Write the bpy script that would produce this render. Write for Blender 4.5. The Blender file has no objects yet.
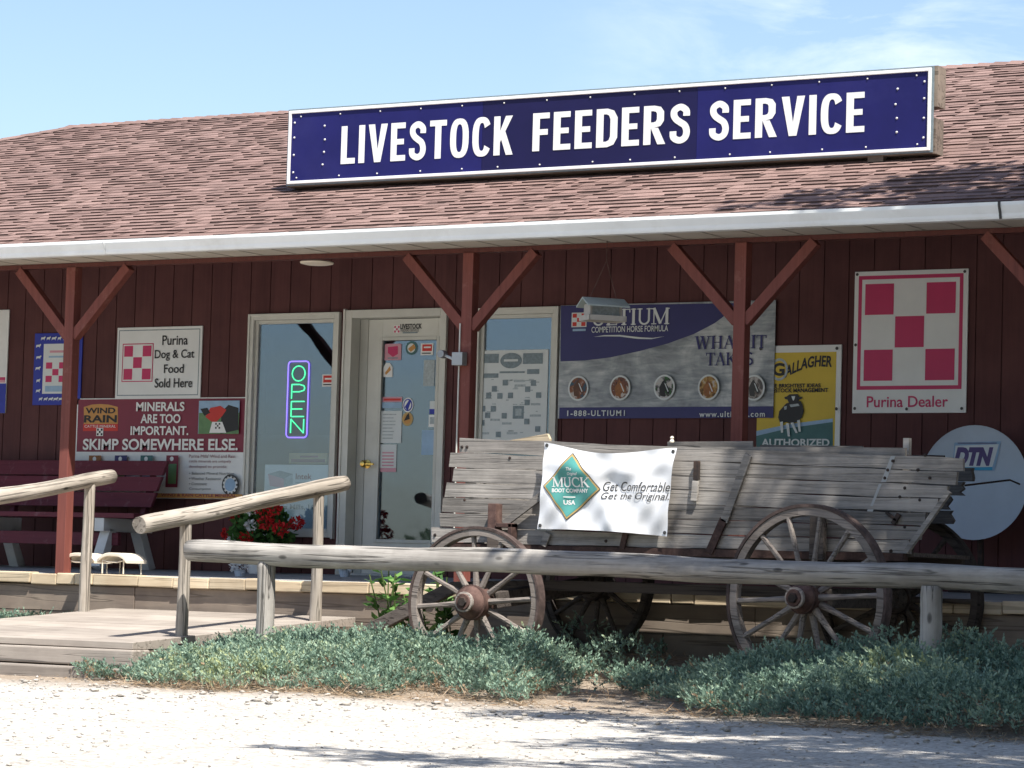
import bpy, math, random
import numpy as np
from mathutils import Vector, Matrix
random.seed(7); rng = np.random.default_rng(11)
sc = bpy.context.scene
COL = sc.collection
PI = math.pi

# ------------------------------------------------------------------ camera (solved from the vanishing points)
F = 3000.0
def nrm(v):
    l = math.sqrt(sum(a*a for a in v)); return tuple(a/l for a in v)
def crs(a, b): return (a[1]*b[2]-a[2]*b[1], a[2]*b[0]-a[0]*b[2], a[0]*b[1]-a[1]*b[0])
_r = .0288; _D = 9e6/(5012*_r+53)
AX = nrm((5012., 53., 3000.)); AZ = nrm((_r*_D, _D, -F)); AY = crs(AZ, AX)
CAM = (0.0, -20.4, 0.0)
def at(px, py, y=None, z=None):
    """point of the plane y=.. (or z=..) that the photo shows at pixel px,py: how sizes were measured"""
    d = (px-512, 384-py, -F)
    d = tuple(sum(a*b for a, b in zip(d, A)) for A in (AX, AY, AZ))
    t = (y-CAM[1])/d[1] if y is not None else (z-CAM[2])/d[2]
    return Vector([c+t*e for c, e in zip(CAM, d)])
cam = bpy.data.cameras.new('camera'); co = bpy.data.objects.new('camera', cam); COL.objects.link(co)
R = Matrix(((AX[0], AX[1], AX[2]), (AY[0], AY[1], AY[2]), (AZ[0], AZ[1], AZ[2])))
co.matrix_world = Matrix.Translation(CAM) @ R.to_4x4()
cam.sensor_width = 36; cam.lens = F/1024*36; cam.clip_end = 3000; cam.clip_start = .1
sc.camera = co

# ------------------------------------------------------------------ materials
class NT:
    def __init__(s, name):
        s.m = bpy.data.materials.new(name); s.m.use_nodes = True
        s.t = s.m.node_tree; s.t.nodes.clear()
        s.out = s.n('ShaderNodeOutputMaterial')
    def n(s, typ, **kw):
        nd = s.t.nodes.new(typ)
        for k, v in kw.items(): setattr(nd, k, v)
        return nd
    def l(s, a, b): s.t.links.new(a, b)
    def ramp(s, fac, stops):
        r = s.n('ShaderNodeValToRGB'); s.l(fac, r.inputs[0]); e = r.color_ramp.elements
        while len(e) < len(stops): e.new(.5)
        for x, (p, c) in zip(e, stops):
            x.position = p; x.color = (c, c, c, 1) if isinstance(c, (int, float)) else (*c, 1)
        return r.outputs[0]
    def noise(s, vec, scale, detail=4, rough=.55, dist=0):
        x = s.n('ShaderNodeTexNoise'); s.l(vec, x.inputs['Vector'])
        x.inputs['Scale'].default_value = scale; x.inputs['Detail'].default_value = detail
        x.inputs['Roughness'].default_value = rough; x.inputs['Distortion'].default_value = dist
        return x.outputs['Fac']
    def mapping(s, scale=(1, 1, 1), coord='Object', rot=(0, 0, 0)):
        c = s.n('ShaderNodeTexCoord'); m = s.n('ShaderNodeMapping'); s.l(c.outputs[coord], m.inputs[0])
        m.inputs['Scale'].default_value = scale; m.inputs['Rotation'].default_value = rot
        return m.outputs[0]
    def mul(s, a, b):
        m = s.n('ShaderNodeMix', data_type='RGBA', blend_type='MULTIPLY'); m.inputs[0].default_value = 1
        for i, v in ((6, a), (7, b)):
            if isinstance(v, tuple): m.inputs[i].default_value = (*v, 1)
            else: s.l(v, m.inputs[i])
        return m.outputs[2]
    def mix(s, f, a, b):
        m = s.n('ShaderNodeMix', data_type='RGBA')
        if isinstance(f, (int, float)): m.inputs[0].default_value = f
        else: s.l(f, m.inputs[0])
        for i, v in ((6, a), (7, b)):
            if isinstance(v, tuple): m.inputs[i].default_value = (*v, 1)
            else: s.l(v, m.inputs[i])
        return m.outputs[2]
    def math(s, op, a, b):
        m = s.n('ShaderNodeMath', operation=op)
        for i, v in ((0, a), (1, b)):
            if isinstance(v, (int, float)): m.inputs[i].default_value = v
            else: s.l(v, m.inputs[i])
        return m.outputs[0]
    def tone(s):
        a = s.n('ShaderNodeAttribute', attribute_name='tone'); return a.outputs['Fac']
    def tonecol(s, col):
        c = s.n('ShaderNodeCombineColor'); t = s.tone()
        for i in range(3): s.l(t, c.inputs[i])
        return s.mul(col, c.outputs[0])
    def bsdf(s, col, rough=.6, bump=None, bstr=.3, bdist=.01, metal=0, spec=.4, em=None):
        b = s.n('ShaderNodeBsdfPrincipled')
        if isinstance(col, tuple): b.inputs['Base Color'].default_value = (*col, 1)
        else: s.l(col, b.inputs['Base Color'])
        if isinstance(rough, (int, float)): b.inputs['Roughness'].default_value = rough
        else: s.l(rough, b.inputs['Roughness'])
        b.inputs['Metallic'].default_value = metal; b.inputs['Specular IOR Level'].default_value = spec
        if em: b.inputs['Emission Color'].default_value = (*em[0], 1); b.inputs['Emission Strength'].default_value = em[1]
        if bump is not None:
            u = s.n('ShaderNodeBump'); s.l(bump, u.inputs['Height'])
            u.inputs['Strength'].default_value = bstr; u.inputs['Distance'].default_value = bdist
            s.l(u.outputs[0], b.inputs['Normal'])
        s.l(b.outputs[0], s.out.inputs[0]); return b

def paint(name, col, rough=.55, var=.12, scale=6, bstr=.08, metal=0, dirt=None, spec=.4):
    t = NT(name); v = t.mapping()
    n = t.noise(v, scale, 5, .6)
    c = t.mul(col, t.ramp(n, [(.3, 1-var), (.7, 1+var*.4)]))
    if dirt:
        d = t.noise(v, scale*.45, 6, .7)
        c = t.mix(t.ramp(d, [(.52, 0), (.75, dirt[1])]), c, dirt[0])
    c = t.tonecol(c)
    t.bsdf(c, rough, t.noise(v, scale*12, 3), bstr, .002, metal, spec); return t.m

def wood(name, base, dark, lights=None, grain=26, crack=.5, rough=.85, bstr=.6, lichen=None, ax='x', knots=0):
    """weathered timber, grain along local X"""
    t = NT(name); v = t.mapping((1.0, 1, 1))
    sc_ = lambda a, b: (a, b, b) if ax == 'x' else (b, b, a)
    vs = t.mapping(sc_(1.3, grain*1.6)); vc = t.mapping(sc_(.55, grain*1.1))
    g = t.noise(vs, 1.0, 6, .7, .15)
    big = t.noise(v, 2.3, 4, .6)
    c = t.mix(t.ramp(g, [(.3, 0), (.68, 1)]), dark, base)
    if lights: c = t.mix(t.ramp(big, [(.42, 0), (.72, .75)]), c, lights)
    if lichen: c = t.mix(t.ramp(t.noise(v, 9, 5, .7), [(.58, 0), (.7, .5)]), c, lichen)
    k = t.noise(vc, 1.0, 2, .4, .1)
    cr = t.ramp(k, [(.0, 1), (.34, 1), (.37, 1-crack), (.385, 1-crack), (.41, 1), (.60, 1), (.615, 1-crack), (.62, 1-crack*.8), (.64, 1)])
    c = t.mul(c, cr)
    if knots:
        vo = t.n('ShaderNodeTexVoronoi'); t.l(t.mapping((2.2, 5, 5)), vo.inputs[0]); vo.inputs['Scale'].default_value = 1.3
        c = t.mul(c, t.ramp(vo.outputs['Distance'], [(0, .25), (.07, .45), (.11, 1)]))
        st = t.noise(t.mapping((.8, 4, 4)), 1.6, 6, .75); c = t.mul(c, t.ramp(st, [(.3, .62), (.5, 1), (.75, 1.12)]))
    c = t.tonecol(c)
    h = t.math('ADD', t.math('MULTIPLY', g, .6), cr)
    t.bsdf(c, rough, h, bstr, .006, 0, .2); return t.m

M = {}
M['siding'] = wood('siding_paint', (.100, .039, .039), (.078, .031, .032), (.125, .052, .050), 14, .06, .7, .12, None, 'z')
M['trimred'] = wood('red_brown_paint', (.20, .065, .052), (.145, .048, .04), None, 20, .12, .65, .2, (.26, .12, .095), 'z')
M['ceil'] = paint('porch_ceiling_paint', (.055, .022, .022), .7)
M['white'] = paint('white_metal_paint', (.82, .84, .84), .4, .06, 3, .03, 0, ((.5, .48, .43), .4))
M['frame'] = paint('cream_frame_paint', (.60, .60, .55), .5, .08, 5, .04, 0, ((.35, .33, .28), .3))
M['jamb'] = paint('door_jamb_paint', (.46, .46, .42), .5, .1, 5)
M['soffit'] = paint('soffit_paint', (.52, .48, .42), .6, .12, 4)
M['concrete'] = paint('porch_floor_concrete', (.30, .31, .32), .85, .2, 4, .2)
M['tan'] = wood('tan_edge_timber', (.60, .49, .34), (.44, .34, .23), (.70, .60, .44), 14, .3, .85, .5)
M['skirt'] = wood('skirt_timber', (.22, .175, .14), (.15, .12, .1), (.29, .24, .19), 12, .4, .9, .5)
M['deck'] = wood('grey_deck_timber', (.37, .325, .285), (.26, .225, .195), (.44, .39, .34), 16, .35, .9, .6)
M['log'] = wood('peeled_log', (.38, .34, .29), (.25, .215, .18), (.45, .405, .35), 26, .55, .85, 1.0, knots=1)
M['greylog'] = wood('grey_weathered_log', (.34, .32, .295), (.19, .175, .16), (.45, .425, .39), 24, .65, .88, 1.0, knots=1)
M['wagon'] = wood('weathered_wagon_plank', (.325, .30, .275), (.15, .14, .13), (.42, .39, .355), 26, .3, .9, .9, knots=1)
M['wheelw'] = wood('weathered_wheel_wood', (.23, .20, .18), (.13, .11, .10), (.32, .285, .255), 24, .5, .85, .6)
M['darkw'] = wood('old_dark_wood', (.10, .085, .075), (.05, .042, .04), None, 22, .5, .9, .6)
M['purple'] = wood('maroon_bench_paint', (.135, .03, .046), (.10, .024, .036), None, 22, .15, .6, .2, (.22, .12, .14))
M['benchw'] = paint('white_bench_leg_paint', (.60, .62, .62), .5, .1, 8, .1, 0, ((.3, .28, .25), .5))
def rust(name, a, b, c):
    t = NT(name); v = t.mapping(); n = t.noise(v, 14, 6, .7)
    col = t.tonecol(t.ramp(n, [(.3, a), (.5, b), (.72, c)]))
    t.bsdf(col, .8, t.noise(v, 60, 4), .5, .003, .25, .3); return t.m
M['rust'] = rust('rusty_iron', (.055, .035, .032), (.115, .068, .058), (.19, .12, .10))
M['tyre'] = rust('worn_iron_tyre', (.04, .032, .03), (.085, .06, .054), (.15, .11, .10))
M['iron'] = rust('dark_iron', (.02, .018, .018), (.045, .035, .032), (.1, .06, .045))
M['brass'] = paint('brass', (.62, .42, .12), .25, .1, 6, 0, 1)
M['blue'] = paint('deep_blue_enamel', (.013, .013, .105), .5, .2, 2.2, .02, 0, ((.04, .04, .16), .3), .2)
M['blue2'] = paint('dark_blue_enamel', (.011, .010, .06), .5, .2, 2.2, .02, 0, None, .2)
M['signw'] = paint('sign_white', (.78, .78, .76), .45, .04, 4, .01)
M['signg'] = paint('sign_grey_white', (.74, .76, .75), .5, .06, 4, .02)
M['red'] = paint('checker_red', (.52, .028, .12), .5, .06, 6, .01)
M['maroon'] = paint('maroon_vinyl', (.20, .02, .045), .5, .1, 4, .02)
M['orange'] = paint('ochre_ink', (.55, .27, .07), .5, .1, 10)
M['brightred'] = paint('bright_red_ink', (.55, .03, .02), .5, .06, 8)
M['black'] = paint('black_ink', (.012, .012, .014), .5, .05)
M['dark'] = paint('dark_grey', (.06, .06, .06), .6, .1)
M['yellow'] = paint('yellow_enamel', (.62, .44, .03), .45, .08, 5, .02)
M['grass_ink'] = paint('dull_green_ink', (.12, .24, .10), .5, .2, 20)
M['tealink'] = paint('teal_ink', (.05, .15, .15), .5, .15, 10)
M['teal'] = paint('teal_vinyl', (.09, .33, .30), .5, .08, 8)
M['gold'] = paint('gold_ink', (.52, .36, .14), .5, .08, 8)
M['royal'] = paint('royal_blue_ink', (.02, .035, .34), .5, .08, 6)
M['navy'] = paint('navy_vinyl', (.03, .03, .14), .5, .12, 4)
M['skyink'] = paint('sky_blue_ink', (.30, .45, .62), .5, .15, 14)
M['cyan'] = paint('cyan_ink', (.05, .36, .6), .5, .1, 10)
M['brown'] = paint('brown_ink', (.13, .05, .025), .5, .4, 30)
M['ginger'] = paint('chestnut_ink', (.32, .12, .03), .5, .4, 30)
M['pink'] = paint('pink_ink', (.6, .3, .36), .5, .1, 10)
M['paper'] = paint('paper', (.66, .70, .70), .7, .05, 6)
M['greyink'] = paint('grey_ink', (.22, .28, .31), .6, .3, 40)
M['ltink'] = paint('light_grey_ink', (.42, .48, .5), .6, .3, 50)
M['dish'] = paint('dish_grey_paint', (.48, .55, .63), .45, .1, 3, .03)
M['plum'] = paint('plum_ink', (.10, .07, .2), .5, .1)
M['feeder'] = paint('feeder_plastic', (.42, .40, .36), .5, .15, 12)
M['feedroof'] = paint('feeder_roof_tin', (.38, .44, .43), .4, .15, 10, .03)
M['cream'] = paint('cream_plastic', (.78, .70, .58), .5, .1, 8)
M['vinyl'] = paint('white_banner_vinyl', (.80, .81, .83), .45, .03, 3, .02)
M['stem'] = paint('green_stem', (.08, .12, .03), .6)
M['bark'] = wood('tree_bark', (.14, .11, .085), (.07, .055, .045), None, 10, .6)
M['rock'] = paint('pale_rock', (.48, .40, .30), .9, .3, 9, .4)
M['orangerock'] = paint('orange_rock', (.55, .28, .14), .9, .3, 12, .4)
M['tin'] = paint('galvanised', (.35, .36, .37), .4, .15, 10, .05, .6)
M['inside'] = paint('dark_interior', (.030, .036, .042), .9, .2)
M['cardboard'] = paint('cardboard', (.45, .34, .16), .8, .15)

def silver():
    t = NT('silver_satin_print'); v = t.mapping((1, 1, 1), 'Object', (0, .5, 0))
    n = t.noise(v, 2.2, 6, .6, 1.2); n2 = t.noise(t.mapping((1, 1, 5), 'Object', (0, .6, 0)), 5, 5, .6, .8)
    c = t.ramp(t.math('ADD', t.math('MULTIPLY', n, .6), t.math('MULTIPLY', n2, .4)), [(.36, (.16, .18, .2)), (.5, (.33, .36, .38)), (.62, (.56, .58, .58))])
    t.bsdf(c, .5); return t.m
M['silver'] = silver()
def portrait(name, bg, a, b):
    t = NT(name); v = t.mapping(); n = t.noise(v, 22, 3, .5, .5)
    t.bsdf(t.ramp(n, [(.38, bg), (.46, a), (.56, b), (.66, (.5, .46, .42))]), .5); return t.m
def roofmat():
    t = NT('brown_red_shingle'); v = t.mapping((1, 1, 1))
    n = t.noise(v, 90, 3, .7); n3 = t.noise(v, .8, 4, .6)
    c = t.mix(t.ramp(n3, [(.35, 0), (.65, 1)]), (.205, .135, .120), (.245, .166, .147))
    c = t.mul(c, t.ramp(n, [(.3, .72), (.7, 1.2)])); c = t.tonecol(c)
    t.bsdf(c, .95, t.noise(v, 160, 2), .6, .004, 0, .1); return t.m
M['roof'] = roofmat()
def glass():
    t = NT('window_glass'); a = t.n('ShaderNodeBsdfTransparent'); g = t.n('ShaderNodeBsdfGlossy')
    a.inputs[0].default_value = (.84, .90, .94, 1); g.inputs['Roughness'].default_value = .02
    g.inputs[0].default_value = (.74, .84, 1, 1)
    v = t.mapping(); b = t.n('ShaderNodeBump'); t.l(t.noise(v, 1.6, 2), b.inputs['Height']); b.inputs['Strength'].default_value = .04
    b.inputs['Distance'].default_value = .05; t.l(b.outputs[0], g.inputs['Normal'])
    m = t.n('ShaderNodeMixShader'); m.inputs[0].default_value = .13
    t.l(a.outputs[0], m.inputs[1]); t.l(g.outputs[0], m.inputs[2]); t.l(m.outputs[0], t.out.inputs[0]); return t.m
M['glass'] = glass()
def neon(name, col, s):
    t = NT(name); t.bsdf(col, .3, em=(col, s)); return t.m
M['neong'] = neon('green_neon', (.08, .75, .34), .8); M['neonp'] = neon('violet_neon', (.25, .17, .85), .85)
def leafm(name, cols, rough=.6):
    t = NT(name); k = t.tone()
    c = t.ramp(k, [(i/(len(cols)-1), x) for i, x in enumerate(cols)])
    b = t.bsdf(c, rough, spec=.3)
    tr = t.n('ShaderNodeBsdfTranslucent'); t.l(c, tr.inputs[0]); mx = t.n('ShaderNodeMixShader'); mx.inputs[0].default_value = .25
    t.l(b.outputs[0], mx.inputs[1]); t.l(tr.outputs[0], mx.inputs[2]); t.l(mx.outputs[0], t.out.inputs[0]); return t.m
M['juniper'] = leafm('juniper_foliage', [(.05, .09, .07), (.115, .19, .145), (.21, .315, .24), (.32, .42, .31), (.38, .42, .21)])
M['leaf'] = leafm('green_leaf', [(.03, .09, .02), (.07, .17, .04), (.16, .30, .08)])
M['treeleaf'] = leafm('tree_leaf', [(.03, .07, .02), (.06, .12, .03)])
M['straw'] = leafm('dry_straw', [(.20, .12, .07), (.38, .27, .17), (.50, .40, .28)])
M['redpetal'] = leafm('red_petal', [(.40, .01, .015), (.65, .03, .03)])
M['whitepetal'] = leafm('white_petal', [(.6, .65, .68), (.8, .8, .8)])
def gravel():
    t = NT('pale_limestone_gravel'); v = t.mapping()
    vo = t.n('ShaderNodeTexVoronoi'); t.l(v, vo.inputs[0]); vo.inputs['Scale'].default_value = 48
    n = t.noise(v, 1.3, 6, .65); n2 = t.noise(v, 30, 4, .7)
    c = t.ramp(vo.outputs['Color'], [(.15, (.36, .33, .295)), (.5, (.51, .48, .435)), (.85, (.62, .595, .555))])
    c = t.mul(c, t.ramp(n, [(.3, .82), (.65, 1.05)])); c = t.mul(c, t.ramp(n2, [(.32, .75), (.6, 1.05)]))
    # bare brown soil under the planting strip and round the wagon
    sx = t.n('ShaderNodeSeparateXYZ'); t.l(v, sx.inputs[0])
    edge = t.math('ADD', sx.outputs[1], t.math('MULTIPLY', n, 1.2))
    soil = t.mix(t.ramp(n2, [(.35, 0), (.65, 1)]), (.20, .155, .115), (.36, .30, .24))
    mr = t.n('ShaderNodeMapRange'); t.l(edge, mr.inputs[0]); mr.inputs[1].default_value = -5.3; mr.inputs[2].default_value = -4.3
    c = t.mix(mr.outputs[0], c, soil)
    h = t.math('ADD', vo.outputs['Distance'], t.math('MULTIPLY', n2, .8))
    t.bsdf(c, .95, h, .7, .012, 0, .1); return t.m
M['gravel'] = gravel()
M['stone'] = paint('gravel_stone', (.52, .48, .43), .95, .25, 12, .3)

# ------------------------------------------------------------------ mesh helpers
def tag(o, label=None, cat=None, group=None, kind=None):
    if label: o['label'] = label
    if cat: o['category'] = cat
    if group: o['group'] = group
    if kind: o['kind'] = kind
    return o
def empty(name, loc, label=None, cat=None, group=None):
    o = bpy.data.objects.new(name, None); COL.objects.link(o); o.location = loc; o.empty_display_size = .1
    return tag(o, label, cat, group)
def root_loc(p):
    v = Vector((0, 0, 0))
    while p is not None: v += p.location; p = p.parent
    return v
def copy_tree(o, parent=None):
    c = o.copy(); COL.objects.link(c); c.parent = parent
    for ch in [x for x in bpy.data.objects if x.parent == o]: copy_tree(ch, c)
    return c
class MB:
    def __init__(s): s.v = []; s.f = []; s.m = []; s.t = []; s.mats = []
    def mi(s, mat):
        if mat not in s.mats: s.mats.append(mat)
        return s.mats.index(mat)
    def add(s, vs, fs, mat, tone=1.0):
        b = len(s.v); s.v += [tuple(x) for x in vs]; k = s.mi(mat)
        for f in fs: s.f.append([b+i for i in f]); s.m.append(k); s.t.append(tone)
    def box(s, a, b, mat, tone=1.0, jit=0):
        x0, y0, z0 = a; x1, y1, z1 = b
        vs = [(x0, y0, z0), (x1, y0, z0), (x1, y1, z0), (x0, y1, z0), (x0, y0, z1), (x1, y0, z1), (x1, y1, z1), (x0, y1, z1)]
        if jit: vs = [tuple(c+random.uniform(-jit, jit) for c in q) for q in vs]
        s.add(vs, [(0, 3, 2, 1), (4, 5, 6, 7), (0, 1, 5, 4), (1, 2, 6, 5), (2, 3, 7, 6), (3, 0, 4, 7)], mat, tone)
    def beam(s, p, q, w, h, mat, tone=1.0, up=(0, 0, 1)):
        """square bar from p to q; w sideways, h along up"""
        p = Vector(p); q = Vector(q); d = (q-p).normalized(); u = Vector(up); side = d.cross(u).normalized(); u = side.cross(d)
        vs = [e+side*a*w/2+u*b*h/2 for e in (p, q) for a, b in ((-1, -1), (1, -1), (1, 1), (-1, 1))]
        s.add(vs, [(0, 1, 2, 3), (7, 6, 5, 4), (0, 4, 5, 1), (1, 5, 6, 2), (2, 6, 7, 3), (3, 7, 4, 0)], mat, tone)
    def prism(s, pts, y0, y1, mat, tone=1.0):
        """outline of (x,z) points given thickness from y0 (front) to y1"""
        n = len(pts); a = sum(pts[i][0]*pts[(i+1) % n][1]-pts[(i+1) % n][0]*pts[i][1] for i in range(n))
        if a < 0: pts = pts[::-1]
        vs = [(x, y0, z) for x, z in pts]+[(x, y1, z) for x, z in pts]
        fs = [tuple(range(n)), tuple(range(2*n-1, n-1, -1))]+[(i, i+n, (i+1) % n+n, (i+1) % n) for i in range(n)]
        s.add(vs, fs, mat, tone)
    def tube(s, pts, rad, mat, tone=1.0, n=8, cap=True):
        pts = [Vector(p) for p in pts]; m = len(pts)
        if not isinstance(rad, (list, tuple)): rad = [rad]*m
        vs = []; ref = None
        for i, p in enumerate(pts):
            d = (pts[min(i+1, m-1)]-pts[max(i-1, 0)]).normalized()
            if ref is None: ref = Vector((0, 0, 1)) if abs(d.z) < .9 else Vector((1, 0, 0))
            a = d.cross(ref).normalized(); b = d.cross(a).normalized(); ref = -b if ref.dot(b) < 0 else b
            a = d.cross(ref).normalized(); b = ref
            for k in range(n):
                th = 2*PI*k/n; vs.append(p+(a*math.cos(th)+b*math.sin(th))*rad[i])
        fs = [(i*n+k, i*n+(k+1) % n, (i+1)*n+(k+1) % n, (i+1)*n+k) for i in range(m-1) for k in range(n)]
        if cap: fs += [tuple(range(n-1, -1, -1)), tuple(range((m-1)*n, m*n))]
        s.add(vs, fs, mat, tone)
    def lathe(s, prof, c, mat, n=24, axis='z', tone=1.0):
        """profile of (radius, height) round an axis through c"""
        vs = []
        for r, h in prof:
            for k in range(n):
                a = 2*PI*k/n; x, y = r*math.cos(a), r*math.sin(a)
                vs.append((c[0]+x, c[1]+y, c[2]+h) if axis == 'z' else (c[0]+x, c[1]+h, c[2]+y))
        m = len(prof)
        fs = [(i*n+k, i*n+(k+1) % n, (i+1)*n+(k+1) % n, (i+1)*n+k) for i in range(m-1) for k in range(n)]
        fs += [tuple(range(n)), tuple(range((m-1)*n, m*n))]
        s.add(vs, fs, mat, tone)
    def build(s, name, parent=None, smooth=False, bevel=0, loc=None):
        o_ = root_loc(parent) if parent is not None else (Vector(loc) if loc is not None else Vector((0, 0, 0)))
        me = bpy.data.meshes.new(name); me.from_pydata([tuple(Vector(v)-o_) for v in s.v], [], s.f)
        for m in s.mats: me.materials.append(m)
        me.polygons.foreach_set('material_index', s.m)
        at_ = me.attributes.new('tone', 'FLOAT', 'FACE'); at_.data.foreach_set('value', s.t)
        import bmesh
        bm = bmesh.new(); bm.from_mesh(me); bmesh.ops.recalc_face_normals(bm, faces=bm.faces); bm.to_mesh(me); bm.free()
        if smooth: me.polygons.foreach_set('use_smooth', [True]*len(me.polygons))
        o = bpy.data.objects.new(name, me); COL.objects.link(o)
        if parent is not None: o.parent = parent
        elif loc is not None: o.location = loc
        if bevel:
            b = o.modifiers.new('bevel', 'BEVEL'); b.width = bevel; b.segments = 2; b.limit_method = 'ANGLE'
        if smooth:
            try: me.set_sharp_from_angle(angle=math.radians(40))
            except Exception: pass
        return o
def quick_mesh(name, V, Fc, tone, mat, parent=None, n=4, kind=None):
    me = bpy.data.meshes.new(name); nf = len(Fc)
    me.vertices.add(len(V)); me.vertices.foreach_set('co', np.asarray(V, dtype=np.float32).ravel())
    me.loops.add(nf*n); me.loops.foreach_set('vertex_index', np.asarray(Fc, dtype=np.int32).ravel())
    me.polygons.add(nf); me.polygons.foreach_set('loop_start', np.arange(0, nf*n, n, dtype=np.int32))
    me.polygons.foreach_set('loop_total', np.full(nf, n, dtype=np.int32))
    a = me.attributes.new('tone', 'FLOAT', 'FACE'); a.data.foreach_set('value', np.asarray(tone, dtype=np.float32))
    me.update(); me.validate(); me.materials.append(mat)
    o = bpy.data.objects.new(name, me); COL.objects.link(o)
    if parent is not None: o.parent = parent
    return o
def cards(P, D, N, L, W):
    """leaf shaped quads: base P, direction D, side N, length L, width W"""
    L = L[:, None]; W = W[:, None]
    a = P; b = P+D*L*.5+N*W*.5; c = P+D*L; d = P+D*L*.5-N*W*.5
    V = np.stack([a, b, c, d], 1).reshape(-1, 3)
    return V, np.arange(len(V)).reshape(-1, 4)
def unit(a): return a/np.maximum(np.linalg.norm(a, axis=1, keepdims=True), 1e-9)

# ---- text
_tc = {}
def text_geo(s, bold=0.0, shear=0.0, spacing=1.0):
    k = (s, bold, shear, spacing)
    if k in _tc: return _tc[k]
    cu = bpy.data.curves.new('t', 'FONT'); cu.body = s; cu.offset = bold; cu.shear = shear; cu.space_character = spacing; cu.resolution_u = 4
    ob = bpy.data.objects.new('t', cu); COL.objects.link(ob); bpy.context.view_layer.update()
    me = bpy.data.meshes.new_from_object(ob.evaluated_get(bpy.context.evaluated_depsgraph_get()))
    vs = [(v.co.x, v.co.y) for v in me.vertices]; fs = [tuple(p.vertices) for p in me.polygons]
    bpy.data.objects.remove(ob); bpy.data.curves.remove(cu); bpy.data.meshes.remove(me)
    x0 = min(v[0] for v in vs); x1 = max(v[0] for v in vs); y0 = min(v[1] for v in vs); y1 = max(v[1] for v in vs)
    r = ([((x-x0)/(x1-x0), (y-y0)/(y1-y0)) for x, y in vs], fs); _tc[k] = r; return r
# serif capitals drawn as strokes: (points, thickness) in a 0..1 high box
def arc(cx, cy, rx, ry, a0, a1, n=12): return [(cx+rx*math.cos(math.radians(a0+(a1-a0)*i/n)), cy+ry*math.sin(math.radians(a0+(a1-a0)*i/n))) for i in range(n+1)]
TK, TN = .15, .06
def sf(x, y, w=.26): return ([(x-w/2, y), (x+w/2, y)], TN)
SER = {
 'M': (.95, [([(.12, 0), (.12, 1)], TN), ([(.12, 1), (.47, .05)], TK), ([(.47, .05), (.82, 1)], TN), ([(.82, 0), (.82, 1)], TK), sf(.12, .03), sf(.82, .03), sf(.08, .97, .2), sf(.86, .97, .2)]),
 'U': (.8, [([(.15, 1), (.15, .35)]+arc(.4, .33, .25, .3, 180, 360)+[(.65, .35), (.65, 1)], .11), sf(.15, .97), sf(.65, .97)]),
 'C': (.75, [(arc(.42, .5, .34, .46, 48, 312), .13), ([(.67, .68), (.67, .95)], TN), ([(.67, .05), (.67, .3)], TN)]),
 'K': (.8, [([(.16, 0), (.16, 1)], TK), ([(.2, .45), (.66, .97)], TN), ([(.32, .58), (.7, .03)], TK), sf(.16, .03), sf(.16, .97), sf(.66, .97), sf(.7, .03)]),
 'L': (.65, [([(.16, 0), (.16, 1)], TK), sf(.16, .97), ([(.04, .03), (.6, .03)], TN), ([(.6, 0), (.6, .25)], TN)]),
 'T': (.7, [([(.35, 0), (.35, 1)], TK), ([(.03, .97), (.67, .97)], TN), ([(.04, .78), (.04, 1)], TN), ([(.66, .78), (.66, 1)], TN), sf(.35, .03)]),
 'I': (.36, [([(.17, 0), (.17, 1)], TK), sf(.17, .03), sf(.17, .97)]),
 'W': (1.1, [([(.12, 1), (.32, 0)], TK), ([(.32, 0), (.54, 1)], TN), ([(.5, 1), (.72, 0)], TK), ([(.72, 0), (.96, 1)], TN), sf(.12, .97), sf(.5, .97), sf(.96, .97)]),
 'H': (.84, [([(.16, 0), (.16, 1)], TK), ([(.66, 0), (.66, 1)], TK), ([(.16, .5), (.66, .5)], TN), sf(.16, .03), sf(.16, .97), sf(.66, .03), sf(.66, .97)]),
 'A': (.82, [([(.1, 0), (.4, 1)], TN), ([(.38, 1), (.7, 0)], TK), ([(.2, .34), (.58, .34)], TN), sf(.1, .03), sf(.7, .03)]),
 'E': (.68, [([(.16, 0), (.16, 1)], TK), ([(.05, .97), (.58, .97)], TN), ([(.05, .03), (.62, .03)], TN), ([(.16, .52), (.45, .52)], TN), ([(.58, .78), (.58, 1)], TN), ([(.62, 0), (.62, .25)], TN), ([(.45, .42), (.45, .62)], TN)]),
 'S': (.62, [(arc(.3, .73, .2, .22, 30, 250)+arc(.3, .27, .22, .24, 90, -150), .12)]),
 ' ': (.35, [])}
def serif_geo(s):
    vs = []; fs = []; x = 0
    for ch in s:
        w, st = SER[ch]
        for pts, th in st:
            for i in range(len(pts)-1):
                a = Vector(pts[i]); b = Vector(pts[i+1]); d = (b-a).normalized(); nn = Vector((-d.y, d.x))*th/2
                e = d*th*.12; k = len(vs)
                for q in (a-e-nn, b+e-nn, b+e+nn, a-e+nn): vs.append((x+q.x, q.y))
                fs.append((k, k+1, k+2, k+3))
        x += w
    return [(a/x, b) for a, b in vs], fs
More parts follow.
